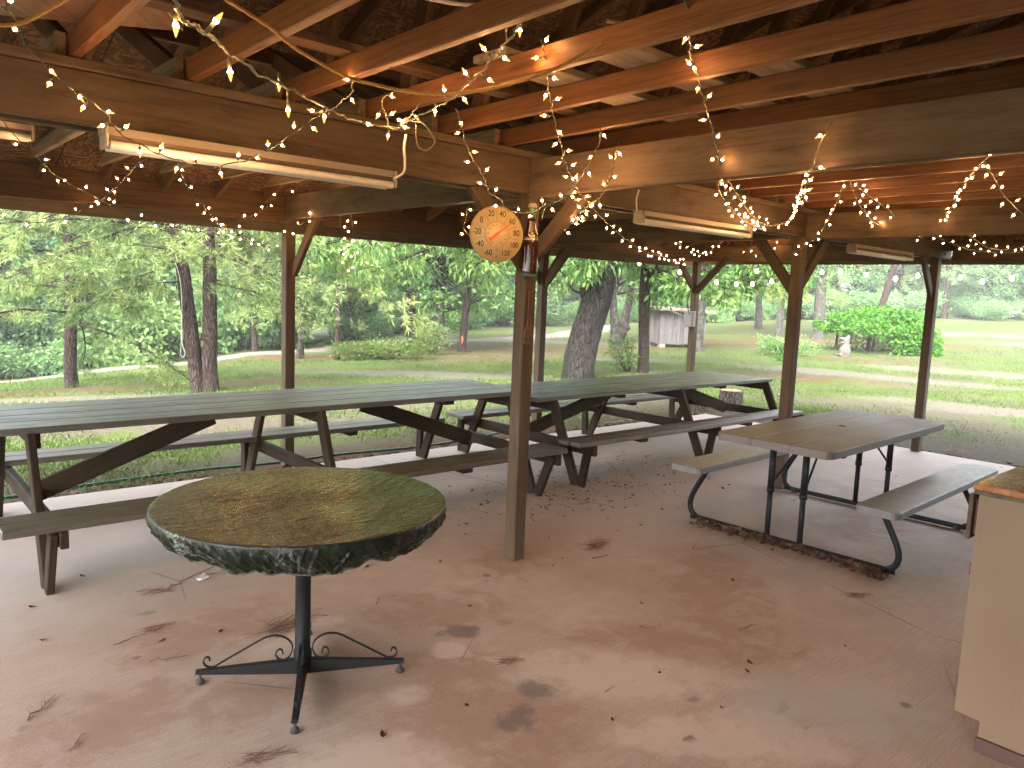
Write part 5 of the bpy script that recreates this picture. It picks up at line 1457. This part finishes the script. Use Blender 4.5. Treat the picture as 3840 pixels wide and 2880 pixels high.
def redoak():
    x, y = 13.31, 10.68; t = thing('broadleaf_tree', 'straight brown trunk left of the shed with large lobed leaves hanging low', 'tree', (x, y, terr(x, y)), 0, 'pines and oaks on the lawn')
    b = trunk_mb([Vector((0, 0, -.08)), Vector((0, 0, .4)), RT * -.04 + Vector((0, 0, 1.4)), RT * -.06 + Vector((0, 0, 2.6)), Vector((0, 0, 6))], [.135, .125, .12, .11, .05], 14, 5, 1.15)
    b.build('trunk', M['pinebark'], t)
    rs = np.random.RandomState(18); cl = []
    for k in range(44):
        a = rs.uniform(.1, 3.4); cl.append((RT * a + FW * rs.uniform(-1.6, 1.4) + Vector((0, 0, rs.uniform(1.75, 2.9) - (.25 if a < 1.2 else 0))), rs.uniform(.42, .7)))
    for k in range(14): cl.append((RT * rs.uniform(-1.6, .2) + FW * rs.uniform(-1, 1) + Vector((0, 0, rs.uniform(2.2, 3.0))), rs.uniform(.4, .7)))
    for k in range(26): cl.append((RT * rs.uniform(-2, 3) + FW * rs.uniform(-2, 2) + Vector((0, 0, rs.uniform(3, 6))), rs.uniform(.7, 1.1)))
    wb, me = broad(73, cl, 200, .155, .08, (.5, .5, .34), .8, lambda c: Vector((0, 0, max(2.3, c.z + .35))), .03, .22)
    wb.build('limbs', M['greybark'], t); link('crown', me, M['oakleaf'], t)
redoak()
def burl():
    x, y = 21.31, 18.46; t = thing('twin_broadleaf_tree', 'tree with two thick stems and a knobbly burl at its fork, behind the big oak', 'tree', (x, y, terr(x, y)), 0, 'pines and oaks on the lawn')
    b = trunk_mb([Vector((0, 0, -.08)), Vector((0, 0, .4)), RT * -.06 + Vector((0, 0, 1.0)), RT * -.18 + Vector((0, 0, 1.8)), RT * -.3 + Vector((0, 0, 4))], [.20, .17, .155, .14, .08], 14, 4, 1.5)
    trunk_mb([RT * .12 + Vector((0, 0, .1)), RT * .3 + Vector((0, 0, .55)), RT * .36 + Vector((0, 0, 1.1)), RT * .46 + Vector((0, 0, 1.75)), RT * .6 + Vector((0, 0, 4))], [.16, .17, .14, .135, .07], 14, 6, 1.1, b)
    for q, r in ((RT * .30 + Vector((0, 0, .72)), .2), (RT * .26 - FW * .1 + Vector((0, 0, .40)), .17), (RT * .4 - FW * .05 + Vector((0, 0, .6)), .13)):
        b.lathe([(r * .2, -r), (r * .75, -r * .7), (r, -.1 * r), (r * .8, r * .6), (r * .2, r * .95)], 12, q)
    b.build('trunk', M['greybark'], t)
    w, me = PROTO['b'][0]
    for nm, mm in (('limbs', w), ('crown', me)):
        o = bpy.data.objects.new(nm, mm); COL.objects.link(o); o.parent = t; o.location = (0, 0, 2.0); o.scale = (1.1,) * 3
burl()

# ------------------------------------------------------------------ shrubs and small plants
def bush(name, label, x, y, clusters, per, L, W, mat, spread=(.5, .5, .35), hang=-.2, seed=1, cat='bush', group=None, stem=True, stemmat='greybark'):
    t = thing(name, label, cat, (x, y, terr(x, y)), 0, group)
    wb, me = broad(seed, clusters, per, L, W, spread, hang, (lambda c: Vector((c.x * .15, c.y * .15, 0))) if stem else None, .014)
    if stem: wb.build('stems', M[stemmat], t)
    link('foliage', me, mat, t); return t
rs = np.random.RandomState(44)
cl = [(RT * rs.uniform(-1.15, 1.0) + FW * rs.uniform(-.45, .5) + Vector((0, 0, 0)), rs.uniform(.42, .62)) for k in range(26)]
cl = [(c + Vector((0, 0, .14 + .14 * (c.dot(RT) + 1.1) / 2.1 + rs.uniform(0, .12))), s) for c, s in cl]
bush('low_bush', 'low spreading bright green bush on the lawn between left post and centre post', 10.4, 16.7, cl, 520, .075, .034, M['azalea'], (.42, .42, .25), -.5, 5)
cl = [(RT * rs.uniform(-.35, .45) + FW * rs.uniform(-.3, .3) + Vector((0, 0, rs.uniform(.2, .72))), rs.uniform(.35, .5)) for k in range(16)]
bush('low_bush', 'taller dull olive bush at the right rear end of the low bright bush', 12.3, 17.2, cl, 420, .075, .03, M['needles'], (.42, .42, .3), -.5, 6)
cl = [(RT * rs.uniform(-.75, .8) + FW * rs.uniform(-.4, .4) + Vector((0, 0, rs.uniform(.12, .5))), rs.uniform(.35, .5)) for k in range(20)]
bush('low_bush', 'dark green shrub on the lawn right behind the second right post', 22.4, 12.4, cl, 360, .10, .045, M['broad'], (.45, .45, .3), -.3, 7)
cl = [(RT * rs.uniform(-.45, .1) + FW * rs.uniform(-.25, .25) + Vector((0, 0, rs.uniform(.08, .72))), rs.uniform(.22, .34)) for k in range(17)]
bush('sapling', 'light green leafy sapling at the foot of the straight brown trunk', 13.05, 10.85, cl, 260, .12, .035, M['oakleaf'], (.5, .5, .4), .2, 8, 'sapling')
cl = [(RT * rs.uniform(-.3, .3) + FW * rs.uniform(-.2, .2) + Vector((0, 0, rs.uniform(.03, .14))), rs.uniform(.2, .3)) for k in range(8)]
bush('small_plant', 'small bright green weed on the lawn in front of the dark green shrub', 20.0, 10.9, cl, 300, .09, .04, M['vine'], (.5, .5, .3), -.4, 9, 'plant')

# dome of vines over a frame
def dome():
    x, y = 27.2, 11.65; t = thing('vine_dome', 'rounded dome of bright green vines draped over posts behind the stone statue', 'vine arbor', (x, y, terr(x, y)))
    rs = np.random.RandomState(77); cl = []
    H = 1.62; A = 1.78
    for k in range(430):
        u = rs.uniform(-1, 1); v = rs.uniform(-1, 1)
        if u*u + v*v > 1: continue
        rr = math.sqrt(max(0, 1 - u*u - v*v)); z = H * (rr ** .75) - .10 + rs.normal() * .05
        if u > .35: pass
        elif z < .80 + .1 * math.sin(u * 7): z = .72 + rs.uniform(0, .25)
        q = 1 + .10 * math.sin(u * 6 + 2 * v) + .08 * math.sin(v * 9 - u * 4) + rs.normal() * .05
        cl.append((RT * (u * A * q) + FW * (v * 1.5 * q) + Vector((0, 0, max(.12, z * (.93 + .5 * (q - 1))))), rs.uniform(.16, .36)))
    for k in range(120):     # the curtain at the right reaches the ground
        a = rs.uniform(-1.9, 1.0); z = rs.uniform(.1, 1.0); rad = A * (1.02 - .25 * z * z)
        p = RT * (math.cos(a * .8) * rad) + FW * (math.sin(a * .8 - .35) * 1.4)
        cl.append((p + Vector((0, 0, z)), rs.uniform(.22, .36)))
    wb, me = broad(78, cl, 420, .12, .085, (.5, .5, .34), .55, None, .01, .2)
    link('foliage', me, M['vine'], t)
    for dx, dy, h in ((-.30, -.2, 1.35), (-.22, .1, 1.4), (-.12, -.1, 1.4), (.8, .3, 1.2), (-1.2, .4, 1.1)):
        b = trunk_mb([RT * dx + FW * dy + Vector((0, 0, -.05)), RT * (dx + .03) + FW * dy + Vector((0, 0, .6)), RT * (dx - .05) + FW * dy + Vector((0, 0, h))], [.05, .04, .035], 8, 1, 1.2); b.build('post', M['pinebark'], t)
    cl = [(RT * rs.uniform(-1.3, 1.6) + FW * rs.uniform(.2, 1.3) + Vector((0, 0, rs.uniform(.05, .5))), rs.uniform(.3, .5)) for k in range(40)]
    wb, me = broad(79, cl, 200, .10, .06, (.5, .5, .35), -.2, None); link('undergrowth', me, M['broad'], t)
dome()

# ------------------------------------------------------------------ shed, statue, stumps
def shed():
    c = Vector((21.55, 15.95, 0)); z = terr(c.x, c.y)
    ax = Vector((1.72, -1.02, 0)).normalized(); rz = math.atan2(ax.y, ax.x)
    t = thing('wooden_shed', 'small weathered grey board shed with flat lean-to roof standing on blocks', 'shed', (c.x, c.y, z), rz)
    w, d, h = .80, .55, 1.18; z0 = .14
    def wall(p0, p1, nrm, hh0, hh1):
        b = MB(); p0 = Vector(p0); p1 = Vector(p1); L = (p1 - p0).length; n = int(round(L / .145)); u = (p1 - p0) / n
        for k in range(n):
            q = p0 + u * (k + .5); hh = hh0 + (hh1 - hh0) * (k + .5) / n
            off = Vector(nrm) * (.004 * (k % 2))
            b.board(q + off + Vector((0, 0, z0 + random.uniform(-.015, .01))), q + off + Vector((0, 0, z0 + hh)), (L / n) * .97, .018, nrm)
        b.build('wall', M['shed'], t)
    wall((-w, -d, 0), (w, -d, 0), (0, -1, 0), h, h - .07); wall((w + .01, -d + .012, 0), (w + .01, d, 0), (1, 0, 0), h - .08, h - .08)
    wall((-w - .01, d, 0), (-w - .01, -d + .012, 0), (-1, 0, 0), h, h); wall((w, d + .012, 0), (-w, d + .012, 0), (0, 1, 0), h - .07, h)
    b = MB(); b.board((-w - .32, 0, z0 + h + .052), (w + .24, 0, z0 + h - .055), 1.5, .03, (0, 0, 1)); rf = b.build('roof', M['tin'], t)
    b = MB(); b.board((-w - .32, -.765, z0 + h + .012), (w + .24, -.765, z0 + h - .095), .025, .085, (0, 0, 1)); b.build('fascia', M['plank'], rf)
    for sx in (-1, 1):
        for sy in (-1, 1):
            b = MB(); b.box(sx * (w - .12) - .1, sx * (w - .12) + .1, sy * (d - .1) - .1, sy * (d - .1) + .1, -.05, z0 - .012); b.build('block', M['block'], t)
    b = MB(); b.box(-w + .02, w - .02, -d + .03, d - .03, z0 - .01, z0 + .02); b.build('floor', M['shed'], t)
    # white unlit fairy lights strung under the roof edge
    g = thing('light_garland', 'white unlit fairy light garland drooping along the shed roof edge', 'string light', (c.x, c.y, z), rz)
    b = MB(); pts = [(-w - .3, -.80, z0 + h + .0), (-w - .1, -.80, z0 + h - .03), (-w + .1, -.80, z0 + h - .02), (-w + .35, -.80, z0 + h - .08), (-w + .6, -.80, z0 + h - .17), (-w + .95, -.80, z0 + h - .2), (-w + 1.25, -.80, z0 + h - .15)]
    pth = smooth_path(pts, 6); b.tube(pth, .006, 5); b.build('wire', M['wire_pale'], g)
    for i in range(0, len(pth), 2):
        b = MB(); b.lathe([(.006, 0), (.016, -.03), (.006, -.065)], 7, pth[i]); b.build('bulb', M['whitebox'], g)
shed()
def statue():
    x, y = 24.45, 11.41; t = thing('stone_statue', 'pale carved stone animal sitting upright with its head tilted and mouth open', 'statue', (x, y, terr(x, y)), math.atan2(-RT.y, -RT.x))
    bm = bmesh.new()
    # sections from base to crown: (x forward, z, half depth, half width)
    secs = [(0, -.03, .17, .17), (0, .10, .175, .18), (.0, .22, .16, .165), (-.01, .31, .115, .12), (-.02, .37, .09, .085), (-.02, .43, .10, .085), (-.01, .50, .11, .09), (-.04, .57, .08, .08), (-.06, .625, .035, .04)]
    rings = []; N = 20
    for cx, z, a, bb in secs:
        rings.append([bm.verts.new((cx + a * math.cos(2*math.pi*k/N) * (1.05 if abs(math.cos(2*math.pi*k/N)) > .8 else 1), bb * math.sin(2*math.pi*k/N), z)) for k in range(N)])
    for r0, r1 in zip(rings, rings[1:]):
        for k in range(N): bm.faces.new((r0[k], r0[(k+1) % N], r1[(k+1) % N], r1[k]))
    bm.faces.new(rings[0][::-1]); bm.faces.new(rings[-1])
    def lump(c, s, rot):
        m = Matrix.Translation(c) @ Matrix.Rotation(rot, 4, 'Y') @ Matrix.Diagonal((*s, 1))
        bmesh.ops.create_icosphere(bm, subdivisions=2, radius=1, matrix=m)
    lump((.09, 0, .535), (.135, .07, .05), R(-14)); lump((.075, 0, .43), (.105, .062, .036), R(10))
    lump((.02, .06, .57), (.03, .02, .03), 0); lump((.02, -.06, .57), (.03, .02, .03), 0)
    lump((-.09, .045, .62), (.03, .02, .05), R(20)); lump((-.09, -.045, .62), (.03, .02, .05), R(20))
    lump((.03, .15, .17), (.07, .05, .16), 0); lump((.03, -.15, .17), (.07, .05, .16), 0); lump((.15, .08, .04), (.07, .05, .05), 0); lump((.15, -.08, .04), (.07, .05, .05), 0)
    me = bpy.data.meshes.new('body'); bm.to_mesh(me); bm.free(); me.polygons.foreach_set('use_smooth', [True] * len(me.polygons))
    me.transform(Matrix.Scale(1.02, 4))
    o = link('body', me, M['stone'], t)
    md = o.modifiers.new('r', 'REMESH'); md.mode = 'VOXEL'; md.voxel_size = .014; md.use_smooth_shade = True
statue()
def stump(x, y, r, h, lab):
    t = thing('tree_stump', lab, 'tree stump', (x, y, terr(x, y)))
    b = trunk_mb([Vector((0, 0, -.05)), Vector((0, 0, h * .5)), Vector((0, 0, h))], [r * 1.02, r, r * .98], 26, 3, 1.05); b.build('bark', M['stumpbark'], t)
    b = MB(); b.lathe([(r * .93, h + .001), (r * .9, h + .004)], 26); b.build('cut_face', M['plank'], t)
stump(10.19, 6.45, .175, .31, 'upright round tree stump on the grass beyond the end of the long table')
stump(9.60, 6.62, .15, .12, 'low tree stump beside the upright one, mostly hidden by the table')
b = MB(); p = at_ground(21.2, 19.5, 0); b.tube([p, p + Vector((.02, .0, 1.0)), p + Vector((.05, .02, 1.9))], [.045, .042, .04], 8); o = b.build('pole', M['pinebark']); tag(o, 'thin dark upright pole beside the burl tree', 'pole')
b = MB(); b.tube(smooth_path([(3.06, 6.50, 1.62), (3.6, 6.62, 1.70), (4.2, 6.68, 1.84), (4.75, 6.70, 2.05)], 8), .004, 5); o = b.build('twine', M['paleropeg']); tag(o, 'pale twine stretched from the left post up to the eave board', 'twine')

# ------------------------------------------------------------------ the wood behind the lawn
def far_protos():
    out = []
    rs = np.random.RandomState(90)
    for s in range(3):
        cl = crown_clusters(rs, .9, 11.5, 3.0, 95, .55)
        wb, me = broad(200 + s, cl, 150, .24, .14, (.75, .75, .34), .25, lambda c: Vector((0, 0, max(.3, c.z * .7))), .05)
        trunk_mb([Vector((0, 0, -.3)), Vector((0, 0, 1.5)), Vector((.1, .05, 5)), Vector((.05, .1, 11))], [.2, .17, .14, .03], 8, s, 1.3, wb)
        w = wb.mesh('trunk'); w.materials.append(M['greybark']); me.materials.append(M['far']); out.append((w, me))
    for s in range(2):
        ll = limbs_for(rs, 2.2, 13, 46, (1.6, 3.2), zt=10, r=.03, up=(-.3, .2))
        wb, me = pine(220 + s, ll, 0, 6, .30, .034, 4.6, droop=.3, twig_len=.9)
        trunk_mb([Vector((0, 0, -.3)), Vector((0, 0, 2)), Vector((.1, .05, 7)), Vector((.1, .1, 13.5))], [.21, .18, .14, .03], 8, s, 1.25, wb)
        w = wb.mesh('trunk'); w.materials.append(M['pinebark']); me.materials.append(M['farpine']); out.append((w, me))
    return out
FAR = far_protos()
def far_tree(kind, x, y, rz, sc, zs):
    w, me = FAR[kind]; pine_ = kind > 2
    t = thing('pine_tree' if pine_ else 'broadleaf_tree', 'tall pine in the wood beyond the sand track and lawn' if pine_ else 'leafy broadleaf tree in the wood beyond the sand track and lawn', 'tree',
              (x, y, terr(x, y)), rz, 'pines of the wood behind the lawn' if pine_ else 'broadleaf trees of the wood behind the lawn')
    t.scale = (sc, sc, sc * zs)
    for nm, mm in (('trunk', w), ('crown', me)):
        o = bpy.data.objects.new(nm, mm); COL.objects.link(o); o.parent = t
rs = np.random.RandomState(12)
def edge(a):      # distance of the wood's near edge by bearing
    return np.interp(a, [8, 14, 22, 30, 38, 46, 54, 62, 70, 78, 90, 100], [66, 66, 62, 58, 56, 52, 41, 33, 31, 30, 29, 28])
for row, (dd, st) in enumerate(((0, 3.3), (5, 3.6), (11, 4.0), (18, 4.6))):
    a = 9.0
    while a < 97:
        d = edge(a) + dd + rs.uniform(-1.5, 2.0); x = d * math.cos(R(a)); y = d * math.sin(R(a))
        k = rs.choice([0, 1, 2, 0, 1, 2, 3, 4]) if row < 2 else rs.choice([0, 1, 2, 3, 4])
        far_tree(int(k), x, y, rs.uniform(0, 6.28), rs.uniform(.8, 1.15) * (1.0 + .12 * row), rs.uniform(.9, 1.15))
        a += math.degrees(st * rs.uniform(.8, 1.25) / d)
UND = []
for s in range(2):
    r2 = np.random.RandomState(300 + s)
    cl = [(Vector((r2.uniform(-1.2, 1.2), r2.uniform(-1.0, 1.0), r2.uniform(.2, 1.25))), r2.uniform(.5, .8)) for k in range(26)]
    wb, me = broad(310 + s, cl, 380, .14, .08, (.5, .5, .35), .1, lambda c: Vector((c.x * .3, c.y * .3, 0)), .02)
    w = wb.mesh('stems'); w.materials.append(M['greybark']); me.materials.append(M['broad'] if s else M['far']); UND.append((w, me))
for row in range(2):
    a = 10.0
    while a < 96:
        d = edge(a) - 2.2 + row * 2.2 + rs.uniform(-.8, .8); x = d * math.cos(R(a)); y = d * math.sin(R(a)); s = rs.randint(0, 2)
        if rs.uniform() < .85:
            t = thing('undergrowth_bush', 'leafy undergrowth bush along the near edge of the wood', 'bush', (x, y, terr(x, y)), rs.uniform(0, 6.28), 'undergrowth along the edge of the wood')
            q = rs.uniform(.8, 1.5); t.scale = (q, q, q * rs.uniform(.75, 1.15))
            for nm, mm in (('stems', UND[s][0]), ('foliage', UND[s][1])):
                o = bpy.data.objects.new(nm, mm); COL.objects.link(o); o.parent = t
        a += math.degrees(2.6 * rs.uniform(.8, 1.3) / d)

# ------------------------------------------------------------------ grass
def grass():
    rs = np.random.RandomState(6); C = []; D = []; RN = []
    n = 230000
    az = rs.uniform(10, 90, n); u = rs.uniform(0, 1, n); r = 6.5 + 30 * u ** 1.35
    X = r * np.cos(np.radians(az)); Y = r * np.sin(np.radians(az))
    for x, y, rr in zip(X, Y, r):
        if x < 9.22 and y < 6.25: continue
        mk = masks(x, y)
        bare = max(mk[0] * 1.3, mk[1] * 1.1, mk[2] * .9)
        nz = math.sin(x * 1.7 + 2 * math.sin(y * 1.1)) * math.sin(y * 1.9 + math.sin(x * .7)) * .35
        if rs.uniform() < bare + nz + .12: continue
        z = terr(x, y); k = 2; tone = np.clip(.45 + nz * .8 + rs.normal() * .2, 0, 1)
        for _ in range(k):
            C.append((x + rs.normal() * .03, y + rs.normal() * .03, z - .005)); D.append((rs.normal() * .7, rs.normal() * .7, 1.0)); RN.append(tone)
    LL = np.where(np.random.RandomState(2).uniform(size=(len(C), 1)) < .05, .14, .055).astype(np.float32)
    me = leaf_mesh('grass', np.array(C), np.array(D), LL, .009, rs, .1, np.array(RN))
    tag(link('grass', me, M['grass']), 'patchy short yellow green grass growing on the lawn', 'grass', kind='stuff')
grass()
HAZE = .0012
# ------------------------------------------------------------------ light, sky, camera
w = bpy.data.worlds.new('World'); SC.world = w; w.use_nodes = True
nt = w.node_tree; nt.nodes.clear()
sky = nt.nodes.new('ShaderNodeTexSky'); sky.sky_type = 'NISHITA'; sky.sun_disc = False
SUN_EL, SUN_AZ = R(48), R(205)          # bearing of the sun measured counter-clockwise from +X
sky.sun_elevation = SUN_EL; sky.sun_rotation = R(90) - SUN_AZ
sky.dust_density = 4.0; sky.air_density = 1.0; sky.ozone_density = 1.0
hs = nt.nodes.new('ShaderNodeHueSaturation'); hs.inputs['Saturation'].default_value = .35
bg = nt.nodes.new('ShaderNodeBackground'); bg.inputs[1].default_value = .15
ow = nt.nodes.new('ShaderNodeOutputWorld')
nt.links.new(sky.outputs[0], hs.inputs['Color']); nt.links.new(hs.outputs[0], bg.inputs[0]); nt.links.new(bg.outputs[0], ow.inputs[0])
sl = bpy.data.lights.new('sun', 'SUN'); sl.energy = .8; sl.angle = R(30); sl.color = (1, .96, .9)
so = bpy.data.objects.new('sun', sl); COL.objects.link(so)
dv = Vector((math.cos(SUN_EL) * math.cos(SUN_AZ), math.cos(SUN_EL) * math.sin(SUN_AZ), math.sin(SUN_EL)))
so.rotation_euler = dv.to_track_quat('Z', 'Y').to_euler(); so.location = dv * 50

cam = bpy.data.cameras.new('camera'); co = bpy.data.objects.new('camera', cam); COL.objects.link(co)
yaw, pit, rol = .845, R(6.887), .0405
F_ = Vector((math.cos(yaw) * math.cos(pit), math.sin(yaw) * math.cos(pit), -math.sin(pit)))
R_ = Vector((math.sin(yaw), -math.cos(yaw), 0)); U_ = R_.cross(F_)
R2 = R_ * math.cos(rol) + U_ * math.sin(rol); U2 = -R_ * math.sin(rol) + U_ * math.cos(rol)
mw = Matrix(((R2.x, U2.x, -F_.x, 0), (R2.y, U2.y, -F_.y, 0), (R2.z, U2.z, -F_.z, 1.6), (0, 0, 0, 1)))
co.matrix_world = mw
cam.sensor_width = 36; cam.lens = 36 * 1653 / 2212
cam.clip_start = .05; cam.clip_end = 600
SC.camera = co
SC.view_settings.view_transform = 'Standard'; SC.view_settings.look = 'None'; SC.view_settings.gamma = 1
SC.view_settings.exposure = 3.88
SC.render.resolution_x = 1024; SC.render.resolution_y = 768
cy = SC.cycles
cy.max_bounces = 8; cy.diffuse_bounces = 4; cy.glossy_bounces = 3; cy.transmission_bounces = 3; cy.transparent_max_bounces = 4
cy.sample_clamp_indirect = 4; cy.caustics_reflective = False; cy.caustics_refractive = False
cy.use_denoising = True; cy.denoiser = 'OPENIMAGEDENOISE'

# the damp air that pales the wood
hb = MB(); hb.add([(x, y, z) for x in (-40, 130) for y in (-40, 130) for z in (-14, 26)], [(0, 1, 3, 2), (4, 6, 7, 5), (0, 4, 5, 1), (2, 3, 7, 6), (0, 2, 6, 4), (1, 5, 7, 3)])
hm = NT('damp_air'); vol = hm.n('ShaderNodeVolumePrincipled'); vol.inputs['Color'].default_value = (.93, .97, .97, 1); vol.inputs['Density'].default_value = HAZE; vol.inputs['Anisotropy'].default_value = .0
hm.t.links.new(vol.outputs[0], hm.out.inputs['Volume'])
tag(hb.build('haze', hm.m), 'thin pale haze in the air over the lawn and the wood', 'haze', kind='stuff')
cy.volume_bounces = 0
